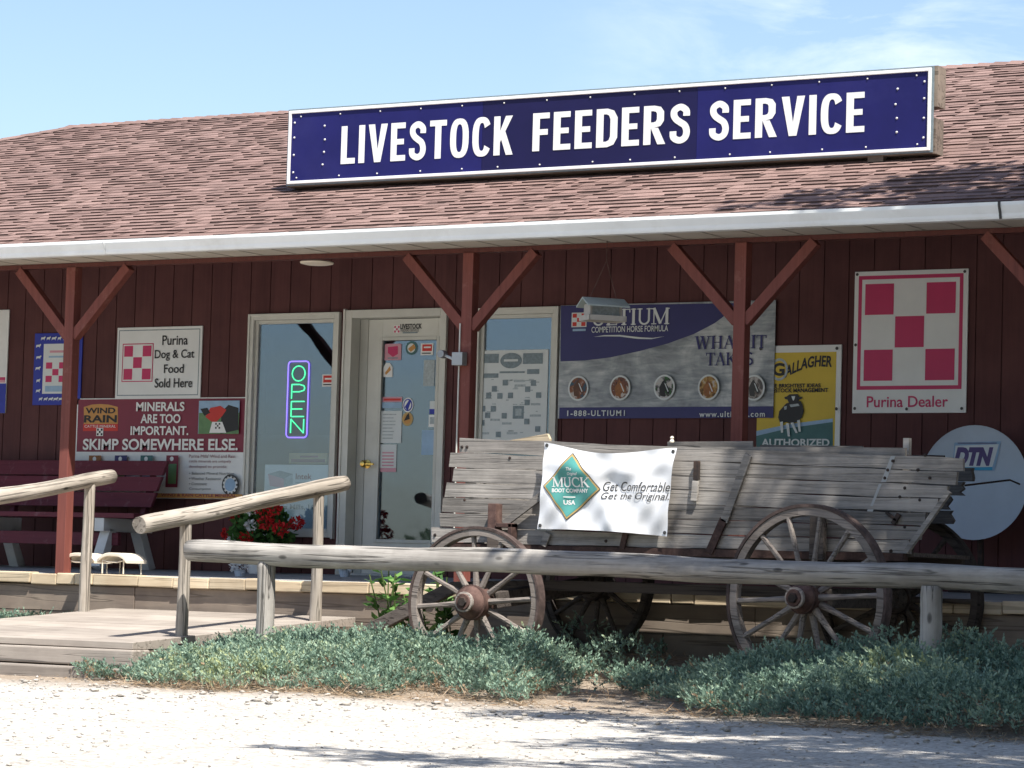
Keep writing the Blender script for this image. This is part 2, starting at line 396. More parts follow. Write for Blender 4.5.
# condensed bold capitals, each a list of filled quads in a box one unit high
def _bars(*r): return [[(a, b), (c, b), (c, d), (a, d)] for a, b, c, d in r]
def _band(o, i, closed=False):
    n = len(o); return [[o[k], o[(k+1) % n], i[(k+1) % n], i[k]] for k in range(n if closed else n-1)]
def _sup(cx, cy, rx, ry, a0, a1, n, e=2.6):
    r = []
    for k in range(n+1):
        a = math.radians(a0+(a1-a0)*k/n); c, s_ = math.cos(a), math.sin(a)
        r.append((cx+rx*abs(c)**(2/e)*(1 if c >= 0 else -1), cy+ry*abs(s_)**(2/e)*(1 if s_ >= 0 else -1)))
    return r
def _strip(pts, th):
    q = []
    P_ = [pts[0]]+list(pts)+[pts[-1]]
    for i in range(1, len(P_)-2):
        p0, p1, p2, p3 = [Vector(P_[i+j]) for j in (-1, 0, 1, 2)]
        for k in range(5):
            t_ = k/5; q.append(.5*((2*p1)+(-p0+p2)*t_+(2*p0-5*p1+4*p2-p3)*t_*t_+(-p0+3*p1-3*p2+p3)*t_**3))
    q.append(Vector(pts[-1])); L_ = []; R_ = []
    for i in range(len(q)):
        d = (q[min(i+1, len(q)-1)]-q[max(i-1, 0)]).normalized(); n_ = Vector((-d.y, d.x))*th/2; L_.append(tuple(q[i]+n_)); R_.append(tuple(q[i]-n_))
    return _band(L_, R_)
_bo = [(.1801, 1), (.26, 1), (.42, .96), (.50, .84), (.50, .60), (.42, .47), (.26, .43), (.1801, .43)]; _bi = [(.1801, .86), (.24, .86), (.30, .84), (.325, .79), (.325, .65), (.30, .59), (.24, .57), (.1801, .57)]
CON = {
 'L': (.43, _bars((0, 0, .18, 1), (.18, 0, .43, .15))), 'I': (.18, _bars((0, 0, .18, 1))),
 'V': (.57, [[(0, 1), (.19, 1), (.285, .34), (.285, 0)], [(0, 1), (.285, 0), (.19, 0)], [(.57, 1), (.38, 1), (.285, .34), (.285, 0)], [(.57, 1), (.285, 0), (.38, 0)]]),
 'E': (.44, _bars((0, 0, .18, 1), (.18, .85, .43, 1), (.18, .43, .39, .575), (.18, 0, .44, .15))),
 'F': (.43, _bars((0, 0, .18, 1), (.18, .85, .43, 1), (.18, .42, .39, .57))),
 'T': (.49, _bars((.155, 0, .335, .85), (0, .85, .49, 1))),
 'K': (.54, _bars((0, 0, .18, 1))+[[(.18, .33), (.18, .62), (.33, 1), (.53, 1)], [(.216, .396), (.326, .606), (.55, 0), (.355, 0)]]),
 'O': (.54, _band(_sup(.27, .5, .27, .51, 0, 360, 32), _sup(.27, .5, .095, .36, 0, 360, 32))),
 'C': (.51, _band(_sup(.27, .5, .27, .51, 32, 328, 28), _sup(.27, .5, .09, .36, 32, 328, 28))),
 'D': (.53, _bars((0, 0, .18, 1))+_band([(.18, 1), (.28, 1), (.44, .94), (.53, .76), (.53, .24), (.44, .06), (.28, 0), (.18, 0)], [(.18, .855), (.25, .855), (.315, .82), (.35, .72), (.35, .28), (.315, .18), (.25, .145), (.18, .145)])),
 'R': (.54, _bars((0, 0, .18, 1))+_band(_bo, _bi)+[[(.1801, .428), (.36, .428), (.545, 0), (.35, 0)]]),
 'S': (.50, _strip([(.405, .69), (.395, .83), (.26, .925), (.12, .85), (.10, .72), (.16, .61), (.26, .53), (.37, .44), (.415, .28), (.37, .13), (.24, .07), (.10, .15), (.085, .31)], .165))}
def cond_geo(t, gap=.105):
    vs = []; fs = []; x = 0
    for ch in t:
        w_, qs = CON[ch]
        for q in qs: k = len(vs); vs += [(x+a, b) for a, b in q]; fs.append(tuple(range(k, k+len(q))))
        x += w_+gap
    x -= gap; return [(a/x, b) for a, b in vs], fs
class Panel:
    """flat artwork on a vertical plane y=const, thin raised layers; artwork measured on the photo"""
    def __init__(s, y): s.y = y; s.b = MB(); s.k = 0; s.inc = 1
    def W(s, px, py):
        p = at(px, py, y=s.y); return p.x, p.z
    def R(s, x0, y0, x1, y1):
        a = s.W(x0, y0); b = s.W(x1, y1); return a[0], b[1], b[0], a[1]
    def lay(s): s.k += s.inc; return s.y-.001*s.k
    def rect(s, x0, y0, x1, y1, mat, tone=1): s.rw(*s.R(x0, y0, x1, y1), mat, tone)
    def rw(s, x0, z0, x1, z1, mat, tone=1):
        y = s.lay(); s.b.add([(x0, y, z0), (x1, y, z0), (x1, y, z1), (x0, y, z1)], [(0, 1, 2, 3)], mat, tone)
    def poly(s, pts, mat):
        y = s.lay(); s.b.add([(a, y, c) for a, c in [s.W(*p) for p in pts]], [tuple(range(len(pts)))], mat)
    def disc(s, px, py, r, mat, n=28, rz=None):
        c = s.W(px, py); y = s.lay(); rz = rz or r
        s.b.add([(c[0]+r*math.cos(2*PI*i/n), y, c[1]+rz*math.sin(2*PI*i/n)) for i in range(n)], [tuple(range(n))], mat)
    def text(s, t, x0, y0, x1, y1, mat, bold=0.0, shear=0.0, serif=False, sp=1.0, rot=None):
        """fits the word into the photo rectangle top left / bottom right"""
        a, z0, b, z1 = s.R(x0, y0, x1, y1)
        vs, fs = serif_geo(t) if serif else text_geo(t, bold, shear, sp)
        y = s.lay(); s.b.add([(a+(b-a)*u, y-(.00016*((i//4) % 6) if serif else 0), z0+(z1-z0)*v) for i, (u, v) in enumerate(vs)], fs, mat)
    def checker(s, x0, y0, x1, y1, mat, bg=None, border=0.06):
        a, z0, b, z1 = s.R(x0, y0, x1, y1)
        if bg is not None: s.rw(a, z0, b, z1, bg)
        w = (b-a)*(1-2*border)/3; h = (z1-z0)*(1-2*border)/3; a += (b-a)*border; z0 += (z1-z0)*border
        y = s.lay(); g = .03
        for i, j in ((0, 0), (2, 0), (1, 1), (0, 2), (2, 2)):
            X0 = a+i*w+w*g; X1 = a+(i+1)*w-w*g; Z0 = z0+j*h+h*g; Z1 = z0+(j+1)*h-h*g
            s.b.add([(X0, y, Z0), (X1, y, Z0), (X1, y, Z1), (X0, y, Z1)], [(0, 1, 2, 3)], mat)
    def ring(s, x0, y0, x1, y1, wdt, mat):
        a, z0, b, z1 = s.R(x0, y0, x1, y1); y = s.lay(); w = wdt
        for q in ((a, z0, b, z0+w), (a, z1-w, b, z1), (a, z0+w, a+w, z1-w), (b-w, z0+w, b, z1-w)):
            s.b.add([(q[0], y, q[1]), (q[2], y, q[1]), (q[2], y, q[3]), (q[0], y, q[3])], [(0, 1, 2, 3)], mat)
    def bolts(s, pts, r=.012, mat=None):
        for p in pts: s.disc(p[0], p[1], r, mat or M['dark'], 8)
def sign_board(name, y, px, mat, label, cat, th=.012, edge=None):
    """returns thing, Panel: a board with its top-left and bottom-right at photo pixels"""
    P = Panel(y); a, z0, b, z1 = P.R(*px)
    t = empty(name, ((a+b)/2, y, z0), label, cat)
    m = MB(); m.box((a, y, z0), (b, y+th, z1), mat); m.build('panel', t, bevel=.002)
    return t, P
def log(name, p, q, r0, r1, mat, parent=None, loc=None, n=18, rings=26, bow=.0, seed=0, endmat=None):
    """round timber; its own local X runs along it"""
    p = Vector(p); q = Vector(q); d = q-p; Lg = d.length; rr = random.Random(seed)
    ph = [(rr.uniform(0, 6.3), rr.uniform(1, 5), rr.choice((1, 2, 3)), rr.uniform(.02, .07)) for _ in range(8)]
    vs = []; fs = []
    for i in range(rings+1):
        u = i/rings; R0 = r0+(r1-r0)*u
        if i in (0, rings): R0 *= .93
        cy = bow*math.sin(u*PI)+.005*math.sin(u*Lg*3.1+seed); cz = .007*math.sin(u*Lg*2.3+seed*2)+.003*math.sin(u*Lg*6.1)
        for k in range(n):
            a = 2*PI*k/n
            R1 = R0*(1+sum(am*math.sin(w*u*Lg+h*a+f) for f, w, h, am in ph)*.5+rr.uniform(-.022, .022))
            vs.append((u*Lg, cy+R1*math.cos(a), cz+R1*math.sin(a)))
    fs = [(i*n+k, i*n+(k+1) % n, (i+1)*n+(k+1) % n, (i+1)*n+k) for i in range(rings) for k in range(n)]
    me = bpy.data.meshes.new(name); fs += [tuple(range(n)), tuple(range(rings*n, (rings+1)*n))]
    me.from_pydata(vs, [], fs); me.materials.append(mat)
    me.polygons.foreach_set('use_smooth', [True]*(len(fs)-2)+[False, False])
    a_ = me.attributes.new('tone', 'FLOAT', 'FACE'); a_.data.foreach_set('value', [1.0]*(len(fs)-2)+[.8, .8])
    import bmesh
    bm = bmesh.new(); bm.from_mesh(me); bmesh.ops.recalc_face_normals(bm, faces=bm.faces); bm.to_mesh(me); bm.free()
    o = bpy.data.objects.new(name, me); COL.objects.link(o)
    x = d.normalized(); y = Vector((0, 0, 1)).cross(x)
    y = Vector((0, 1, 0)) if y.length < .2 else y.normalized(); z = x.cross(y).normalized(); y = z.cross(x)
    rot = Matrix((x, y, z)).transposed()
    o.rotation_euler = rot.to_euler()
    if parent is not None: o.parent = parent; o.location = p-root_loc(parent)
    else: o.location = p
    return o

# ------------------------------------------------------------------ light
KX, KY = .50, .33
SUN = Vector((KX, -KY, 1.0)).normalized()
elev = math.asin(SUN.z); rotz = math.atan2(SUN.x, SUN.y)
w = bpy.data.worlds.new('World'); sc.world = w; w.use_nodes = True
nt = w.node_tree; nt.nodes.clear()
out = nt.nodes.new('ShaderNodeOutputWorld'); bg = nt.nodes.new('ShaderNodeBackground'); bg.inputs[1].default_value = .10
sky = nt.nodes.new('ShaderNodeTexSky'); sky.sky_type = 'NISHITA'; sky.sun_disc = False
sky.sun_elevation = elev; sky.sun_rotation = rotz; sky.dust_density = 1.1; sky.ozone_density = 1.3; sky.air_density = 1.0
tc = nt.nodes.new('ShaderNodeTexCoord'); mp = nt.nodes.new('ShaderNodeMapping'); mp.inputs['Scale'].default_value = (4, 4, 13)
nt.links.new(tc.outputs['Generated'], mp.inputs[0])
nz = nt.nodes.new('ShaderNodeTexNoise'); nz.inputs['Scale'].default_value = 3.1; nz.inputs['Detail'].default_value = 8; nz.inputs['Roughness'].default_value = .62; nz.inputs['Distortion'].default_value = .5
nt.links.new(mp.outputs[0], nz.inputs['Vector'])
cr_ = nt.nodes.new('ShaderNodeValToRGB'); cr_.color_ramp.elements[0].position = .42; cr_.color_ramp.elements[1].position = .75
cr_.color_ramp.elements[0].color = (0, 0, 0, 1); cr_.color_ramp.elements[1].color = (.6, .6, .6, 1)
nt.links.new(nz.outputs['Fac'], cr_.inputs[0])
cd = nt.nodes.new('ShaderNodeVectorMath'); cd.operation = 'DISTANCE'; nt.links.new(tc.outputs['Generated'], cd.inputs[0])
cdv = (at(930, 30, y=100)-Vector(CAM)).normalized(); cd.inputs[1].default_value = cdv
cm = nt.nodes.new('ShaderNodeMapRange'); cm.inputs[1].default_value = .03; cm.inputs[2].default_value = .13; cm.inputs[3].default_value = 1; cm.inputs[4].default_value = 0
nt.links.new(cd.outputs['Value'], cm.inputs[0])
cmul = nt.nodes.new('ShaderNodeMath'); cmul.operation = 'MULTIPLY'; nt.links.new(cm.outputs[0], cmul.inputs[0]); nt.links.new(cr_.outputs[0], cmul.inputs[1])
mx = nt.nodes.new('ShaderNodeMix'); mx.data_type = 'RGBA'; mx.inputs[7].default_value = (7.2, 7.6, 8.0, 1)
nt.links.new(cmul.outputs[0], mx.inputs[0]); nt.links.new(sky.outputs[0], mx.inputs[6])
nt.links.new(mx.outputs[2], bg.inputs[0]); nt.links.new(bg.outputs[0], out.inputs[0])
sl = bpy.data.lights.new('sun', 'SUN'); sl.energy = 4.8; sl.angle = math.radians(.5); sl.color = (1, .955, .88)
so = bpy.data.objects.new('sun', sl); COL.objects.link(so); so.rotation_euler = SUN.to_track_quat('Z', 'Y').to_euler()
sc.view_settings.view_transform = 'Standard'; sc.view_settings.look = 'None'; sc.view_settings.exposure = .95
sc.view_settings.gamma = 1; sc.view_settings.use_curve_mapping = False
try:
    sc.cycles.max_bounces = 7; sc.cycles.transparent_max_bounces = 10
except Exception: pass

# ------------------------------------------------------------------ ground
def hn(x, y): return .5*math.sin(x*1.7+1.3*math.sin(y*1.1))+.3*math.sin(x*3.9+y*2.7)+.2*math.sin(x*7.1-y*6.3)
def G(x, y):
    if y > -2: z = -.46
    elif y > -4.9: z = -.46+(y+2)/2.9*.27
    elif y > -8: z = -.73+(y+4.9)/3.1*.03
    else: z = -.76
    k = min(1, max(0, (x+10.5)/2.5))
    if y > -4.9: z -= .10*k*min(1, max(0, (y+4.9)/2.0))
    f = min(1, max(0, 1-max(abs(x+9)-8, 0)/6)) * min(1, max(0, 1-max(abs(y+8)-8, 0)/6))
    return z+.012*hn(x, y)*f
gx = [-600, -200, -80, -40, -28]+[-24+i*.16 for i in range(int(22/.16))]+[0, 6, 20, 60, 200, 600]
gy = [-600, -200, -80, -40, -24, -20, -18]+[-16+i*.12 for i in range(int(14.4/.12))]+[-1, 2, 12, 40, 200, 600]
gv = [(x, y, G(x, y)) for y in gy for x in gx]; nx = len(gx)
gf = [(j*nx+i, j*nx+i+1, (j+1)*nx+i+1, (j+1)*nx+i) for j in range(len(gy)-1) for i in range(nx-1)]
mb = MB(); mb.add(gv, gf, M['gravel']); g = mb.build('ground', smooth=True); tag(g, kind='structure')

# ------------------------------------------------------------------ building
B = empty('store_building', (-14, 0, 0), 'long single storey dark red timber store with brown shingle roof and covered front porch', 'building')
XL, XR = -25.0, -4.2
GV = .2035
OPEN = [(-14.78, -13.942, .345, 2.13), (-13.80, -12.90, .02, 2.15), (-12.56, -11.858, .345, 2.13)]   # window, door, window
mb = MB()
k0 = int((XL+24.6)/GV)
xs = []; x = -24.6
while x < XR-.3: xs.append((x+.0045, min(x+GV-.0045, XR-.3))); x += GV
for a, b in xs:
    cuts = sorted({a, b}|{c for o_ in OPEN for c in o_[:2] if a < c < b})
    for c0, c1 in zip(cuts[:-1], cuts[1:]):
        if c1-c0 < .003: continue
        mid = (c0+c1)/2; op = [o_ for o_ in OPEN if o_[0] < mid < o_[1]]
        segs = [(-.05, 2.92)]
        if op: segs = [(-.05, op[0][2]), (op[0][3], 2.92)] if op[0][2] > .1 else [(op[0][3], 2.92)]
        tn = random.uniform(.9, 1.08)
        for z0, z1 in segs:
            mb.box((c0, .0, z0), (c1, .02, z1), M['siding'], tn)
# backing sheet seen in the grooves
for z0, z1, rng_ in ((-.06, .345, [(-24.6, -13.80), (-12.90, XR-.3)]), (.345, 2.13, [(-24.6, -14.78), (-13.942, -13.80), (-12.90, -12.56), (-11.858, XR-.3)]), (2.13, 2.15, [(-24.6, -13.80), (-12.90, XR-.3)]), (2.15, 2.92, [(-24.6, XR-.3)])):
    for a, b in rng_: mb.box((a, .0085, z0), (b, .06, z1), M['siding'], .8)
mb.box((-24.6, .0, -.8), (-24.5, 8.4, 2.44), M['siding']); mb.box((XR-.4, .07, -.8), (XR-.3, 8.4, 2.44), M['siding'])
mb.box((-24.4, 8.3, -.8), (XR-.5, 8.4, 2.44), M['siding'])
mb.prism([(-24.6, -.8), (XR-.3, -.8), (XR-.3, -.07), (-24.6, -.07)], .0, .1, M['concrete'])
mb.build('wall', B)
# inside seen dimly through the glass
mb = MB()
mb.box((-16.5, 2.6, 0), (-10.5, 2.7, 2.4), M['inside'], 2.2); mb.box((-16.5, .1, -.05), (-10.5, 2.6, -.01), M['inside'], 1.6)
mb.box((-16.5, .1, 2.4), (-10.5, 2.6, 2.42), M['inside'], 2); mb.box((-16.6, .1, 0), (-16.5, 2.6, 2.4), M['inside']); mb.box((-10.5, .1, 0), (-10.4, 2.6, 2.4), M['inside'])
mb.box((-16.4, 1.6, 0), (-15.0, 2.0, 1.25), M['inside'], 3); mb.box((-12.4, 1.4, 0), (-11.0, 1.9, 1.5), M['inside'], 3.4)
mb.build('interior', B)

# roof: courses of laminated shingles with real butt edges
sl_ = (4.475-2.515)/5.6; ang = math.atan(sl_); cs, sn = math.cos(ang), math.sin(ang); LS = 5.6/cs; EXPO = .127
def rp(x, s, h=0): return (x, -2.4+s*cs-h*sn, 2.515+s*sn+h*cs)
mb = MB(); nc = int(LS/EXPO)+1
for c in range(nc):
    s0 = c*EXPO; s1 = min(s0+EXPO, LS); x = XL+s0*cs-random.uniform(0, .3)
    rowt = random.uniform(.94, 1.06)
    while x < XR:
        ww = random.choice((.05, .07, .09, .12, .15, .17))*random.uniform(.85, 1.15); hi = random.random() < .55
        th = .013 if hi else .006; x1 = min(x+ww, XR); xa = max(x, XL+s0*cs)
        if x1 > xa:
            tn = rowt*random.choice((.84, .92, .97, 1.0, 1.03, 1.08))*random.uniform(.95, 1.05)
            if random.random() < .06: tn *= .72
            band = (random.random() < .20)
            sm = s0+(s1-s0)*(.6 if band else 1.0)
            def lt(ss): return th+(0.002-th)*(ss-s0)/EXPO
            mb.add([rp(xa, s0, -.004), rp(x1, s0, -.004), rp(x1, s0, th), rp(xa, s0, th)], [(0, 1, 2, 3)], M['roof'], tn*(.42 if hi else .75))  # butt faces toned darker, edge shade put into the colour
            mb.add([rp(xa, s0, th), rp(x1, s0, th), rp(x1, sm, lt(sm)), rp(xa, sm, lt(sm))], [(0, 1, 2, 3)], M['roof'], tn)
            if band: mb.add([rp(xa, sm, lt(sm)), rp(x1, sm, lt(sm)), rp(x1, s1, lt(s1)), rp(xa, s1, lt(s1))], [(0, 1, 2, 3)], M['roof'], tn*.5)  # shadow line below the next course, put into the shingle colour
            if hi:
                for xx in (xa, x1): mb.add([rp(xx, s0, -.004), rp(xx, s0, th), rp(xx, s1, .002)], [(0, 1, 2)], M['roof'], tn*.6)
        x += ww
XRL = XL+5.6
mb.add([(XL, -2.4, 2.505), (XR, -2.4, 2.505), (XR, 3.2, 4.468), (XRL, 3.2, 4.468)], [(0, 1, 2, 3)], M['roof'], .6)
mb.add([(XL, 8.8, 2.5), (XR, 8.8, 2.5), (XR, 3.2, 4.47), (XRL, 3.2, 4.47)], [(0, 1, 2, 3)], M['roof'], 1)
mb.add([(XL, -2.4, 2.505), (XL, 8.8, 2.5), (XRL, 3.2, 4.47)], [(0, 1, 2)], M['roof'], 1)
mb.add([(XR-.31, -2.3, 2.44), (XR-.31, 8.7, 2.44), (XR-.31, 3.2, 4.44)], [(0, 1, 2)], M['siding'], 1)
# ridge and hip caps
x = XRL-.1
while x < XR:
    mb.add([(x, 3.06, 4.445), (x+.15, 3.06, 4.437), (x+.15, 3.2, 4.49), (x, 3.2, 4.50), (x+.15, 3.34, 4.437), (x, 3.34, 4.445)], [(0, 1, 2, 3), (3, 2, 4, 5)], M['roof'], random.uniform(.85, 1.1)); x += .145
n_ = 42
for i in range(n_):
    u = i/n_; px_, py_, pz_ = XL+5.6*u, -2.4+5.6*u, 2.515+1.96*u; d = 5.6/n_
    mb.add([(px_+.13, py_-.06, pz_-.012), (px_+d+.14, py_+d-.06, pz_+.047-.006), (px_+d+.004, py_+d, pz_+.047+.018), (px_, py_, pz_+.022), (px_-.06, py_+.13, pz_-.012), (px_+d-.06, py_+d+.13, pz_+.047-.006)], [(0, 1, 2, 3), (3, 2, 5, 4)], M['roof'], random.uniform(.8, 1.1))
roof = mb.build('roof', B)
# soffit, beam, ceiling
mb = MB(); mb.box((XL, -2.37, 2.415), (XR, -1.86, 2.43), M['soffit'])
for x in np.arange(XL, XR, .3): mb.box((x, -2.365, 2.411), (x+.012, -1.87, 2.4145), M['soffit'], .7)
mb.build('soffit', B)
mb = MB(); mb.add([(XL, -1.86, 2.432), (XR, -1.86, 2.432), (XR, -.002, 2.93), (XL, -.002, 2.93), (XL, -1.86, 2.452), (XR, -1.86, 2.452), (XR, -.002, 2.95), (XL, -.002, 2.95)], [(0, 3, 2, 1), (4, 5, 6, 7), (0, 1, 5, 4), (1, 2, 6, 5), (2, 3, 7, 6), (3, 0, 4, 7)], M['ceil']); mb.box((XL+.5, -.03, 2.66), (XR-.4, -.001, 2.70), M['siding'], .8)
x = XL+.4

mb.build('porch_ceiling', B)
mb = MB(); mb.box((XL+.2, -1.94, 2.378), (XR-.1, -1.865, 2.412), M['trimred'], .6); mb.build('porch_beam', B)
# gutter
gp = [(-2.36, 2.405), (-2.435, 2.405), (-2.442, 2.42), (-2.445, 2.44), (-2.462, 2.475), (-2.468, 2.49), (-2.468, 2.512), (-2.455, 2.512), (-2.455, 2.495), (-2.37, 2.49), (-2.36, 2.49)]
mb = MB(); XG = [XL-.06, -14.44, -7.17, XR]
for i in range(3):
    a, b = XG[i]+.004, XG[i+1]-.004; n = len(gp); dz = 0
    vs = [(a, y, z+dz) for y, z in gp]+[(b, y, z+dz) for y, z in gp]
    mb.add(vs, [(k, (k+1) % n, (k+1) % n+n, k+n) for k in range(n)]+[tuple(range(n)), tuple(range(n, 2*n))], M['white'])
gut = mb.build('gutter', B)
for xj in XG[1:3]:
    mb = MB()
    for k in range(5):
        (y0, z0), (y1, z1) = gp[1+k], gp[2+k]
        mb.beam((xj, y0-.004, z0), (xj, y1-.004, z1), .016 if xj > -10 else .008, .006, M['dark'] if xj > -10 else M['white'], .8, (0, 1, 0))
    mb.build('gutter_joint', gut)
# posts and knee braces
def bpost(x, brs=(1, 1)):
    m = MB(); m.box((x-.045, -1.955, -.045), (x+.045, -1.8655, 2.3775), M['trimred'], random.uniform(.95, 1.05)); p = m.build('porch_post', B, bevel=.004)
    for s in (-1, 1):
        m = MB(); m.beam((x+s*.03, -1.91, 1.83), (x+s*.55, -1.91, 2.37), .075, .075, M['trimred'], 1, (0, 1, 0)); m.build('brace', p, bevel=.003)
    return p
PX = [-18.9, -15.17, -11.475, -9.265, -6.93]
for x in PX: bpost(x)
# porch floor, edge timbers and skirt
mb = MB()
mb.add([(XL, -1.86, -.042), (XR, -1.86, -.042), (XR, 0, .015), (XL, 0, .015), (XL, -1.86, -.12), (XR, -1.86, -.12)], [(0, 1, 2, 3), (0, 4, 5, 1)], M['concrete'])
mb.build('porch_floor', B)
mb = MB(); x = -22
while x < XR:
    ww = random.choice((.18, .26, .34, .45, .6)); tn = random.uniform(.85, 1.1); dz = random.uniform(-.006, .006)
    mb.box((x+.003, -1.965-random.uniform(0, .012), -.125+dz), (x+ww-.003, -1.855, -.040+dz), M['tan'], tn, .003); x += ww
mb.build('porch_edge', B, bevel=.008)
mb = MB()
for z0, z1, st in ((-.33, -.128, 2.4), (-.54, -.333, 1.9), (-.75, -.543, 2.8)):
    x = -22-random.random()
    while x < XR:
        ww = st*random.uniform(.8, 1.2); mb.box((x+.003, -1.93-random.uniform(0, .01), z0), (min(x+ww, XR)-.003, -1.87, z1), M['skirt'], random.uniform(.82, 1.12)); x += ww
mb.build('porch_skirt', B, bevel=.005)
# windows
def window(x0, x1, z0, z1):
    f = .03; m = MB(); y0, y1 = -.03, .05
    m.box((x0-f, y0, z0-f), (x0+.01, y1, z1+f), M['frame']); m.box((x1-.01, y0, z0-f), (x1+f, y1, z1+f), M['frame'])
    m.box((x0+.011, y0, z1-.01), (x1-.011, y1, z1+f), M['frame']); m.box((x0+.011, y0, z0-f), (x1-.011, y1, z0+.01), M['frame'])
    i = .03
    m.box((x0+.011, .0, z0+.011), (x0+.011+i, .04, z1-.011), M['frame'], .93); m.box((x1-.011-i, .0, z0+.011), (x1-.011, .04, z1-.011), M['frame'], .93)
    m.box((x0+.012+i, .0, z1-.011-i), (x1-.012-i, .04, z1-.011), M['frame'], .93); m.box((x0+.012+i, .0, z0+.011), (x1-.012-i, .04, z0+.011+i), M['frame'], .93)
    # raised outer bead
    for a in ((x0-f-.012, z0-f-.012, x0-f+.006, z1+f+.012), (x1+f-.006, z0-f-.012, x1+f+.012, z1+f+.012)):
        m.box((a[0], -.042, a[1]), (a[2], .0, a[3]), M['frame'], 1.05)
    m.box((x0-f+.007, -.042, z1+f-.006), (x1+f-.007, .0, z1+f+.012), M['frame'], 1.05)
    o = m.build('window', B, bevel=.002)
    m = MB(); m.box((x0+.03, .018, z0+.03), (x1-.03, .024, z1-.03), M['glass']); m.build('pane', o); return o
window(*OPEN[0]); window(*OPEN[2])
# door
x0, x1, z0, z1 = OPEN[1]
mb = MB(); f = .05
mb.box((x0-f, -.03, .015), (x0+.02, .10, z1+.035), M['frame']); mb.box((x1-.02, -.03, .015), (x1+f-.012, .10, z1+.035), M['frame'])
mb.box((x0+.021, -.03, z1-.03), (x1-.021, .10, z1+.035), M['frame'])
mb.box((x0+.021, .10, .015), (x0+.10, .15, z1-.03), M['jamb']); mb.box((x0-f-.01, -.04, .015), (x0-f+.008, -.005, z1+.045), M['frame'], 1.05)
mb.box((x0+.101, .13, z1-.07), (x1-.03, .16, z1-.031), M['jamb']); mb.box((x0+.03, -.05, .012), (x1-.03, .12, .03), M['tin'])
dfr = mb.build('door_frame', B, bevel=.002)
YD = .10
TLg = at(382.5, 340, y=YD); BRg = at(430.5, 541, y=YD); TRg = at(438, 338, y=YD); STL = at(364.5, 321, y=YD)
dx0 = x0+.105; dx1 = x1-.022; dz1 = z1-.034; gx0, gx1, gz1 = TLg.x, TRg.x, TLg.z; gz0 = BRg.z
mb = MB()
mb.box((dx0, YD, .03), (gx0, YD+.045, dz1), M['frame']); mb.box((gx1, YD, .03), (dx1, YD+.045, dz1), M['frame'])
mb.box((gx0+.0005, YD, gz1), (gx1-.0005, YD+.045, dz1), M['frame']); mb.box((gx0+.0005, YD, .03), (gx1-.0005, YD+.045, gz0), M['frame'])
for a in ((gx0-.022, gz0-.022, gx0+.006, gz1+.022), (gx1-.006, gz0-.022, gx1+.022, gz1+.022), (gx0+.007, gz1-.006, gx1-.007, gz1+.022), (gx0+.007, gz0-.022, gx1-.007, gz0+.006)):
    mb.box((a[0], YD-.012, a[1]), (a[2], YD+.001, a[3]), M['frame'], .94)
door = mb.build('door', B, bevel=.002)
m = MB(); m.box((gx0-.002, YD+.018, gz0-.002), (gx1+.002, YD+.024, gz1+.002), M['glass']); m.build('pane', door)
h = at(366, 464, y=YD-.02); m = MB(); m.lathe([(.036, 0), (.036, -.008), (.014, -.012), (.012, -.04), (.026, -.05), (.03, -.065), (.02, -.08), (.004, -.084)], (h.x, YD-.001, h.z), M['brass'], 18, 'y')
m.beam((h.x, YD-.06, h.z), (h.x+.1, YD-.06, h.z-.003), .018, .014, M['brass']); m.build('handle', door, smooth=True)
YG = YD+.016
def sticker(fn, label=None):
    P = Panel(YG); fn(P); o = P.b.build('sticker', door)
    if label: o['label'] = label
def st1(P): P.rect(385, 344, 401, 360, M['pink']); P.poly([(388, 347), (398, 346), (398, 354), (393, 357), (388, 353)], M['red']); P.rect(388, 357.5, 398, 358.6, M['greyink'])
def st2(P):
    P.disc(411.5, 348, .056, M['tealink']); P.disc(411.5, 348, .038, M['paper']); P.poly([(408, 349), (414, 344), (416, 348), (411, 352)], M['orange'])
def st3(P): P.rect(421, 343.5, 433, 355, M['signw']); P.rect(422.5, 344.5, 432, 351, M['brightred']); P.rect(424, 346.6, 431, 348, M['signw']); P.rect(422, 352.8, 431, 353.8, M['dark'])
def st4(P): P.poly([(383.5, 377), (383.5, 367), (386, 363), (390, 363), (392.5, 367), (392.5, 377)], M['signw']); P.poly([(385, 373), (390, 366), (391, 370), (386, 375)], M['orange'])
def st5(P): P.rect(382.5, 397, 402, 402, M['pink']); P.rect(384, 398.6, 401, 400.6, M['brightred']); P.rect(382.5, 402.5, 402, 408, M['skyink'])
def st6(P): P.rect(381, 411, 401, 443, M['paper']); [P.rect(383, 414+i*3.4, 383+random.uniform(8, 15), 415+i*3.4, M['ltink']) for i in range(8)]
def st7(P): P.rect(380.5, 444.5, 396, 468, M['paper']); P.rect(380.5, 468, 396, 472, M['pink']); [P.rect(382.5, 452+i*3.2, 394, 453.5+i*3.2, M['pink']) for i in range(5)]
def st8(P):
    P.disc(408, 405, .052, M['signw'], rz=.06); P.disc(408, 405, .044, M['royal'], rz=.05); P.disc(408, 405, .034, M['signw'], rz=.04); P.poly([(405, 407), (410, 399), (411, 402), (408, 411)], M['royal'])
def st9(P):
    P.disc(407.5, 419, .052, M['gold'], rz=.056); P.disc(407.5, 419, .038, M['orange'], rz=.04); P.poly([(404, 421), (407, 415), (409, 413), (410, 419), (407, 420)], M['black'])
def st10(P): P.rect(430, 401, 436.5, 409, M['paper']); P.rect(429.5, 409, 436.5, 414, M['royal'])
def st11(P): P.rect(422, 430, 436, 455, M['skyink'])
def st13(P): P.rect(424, 360, 434, 386, M['ltink'])
def st14(P): P.rect(429, 415, 436, 427, M['signw']); P.rect(430, 417, 435, 424, M['ltink'])
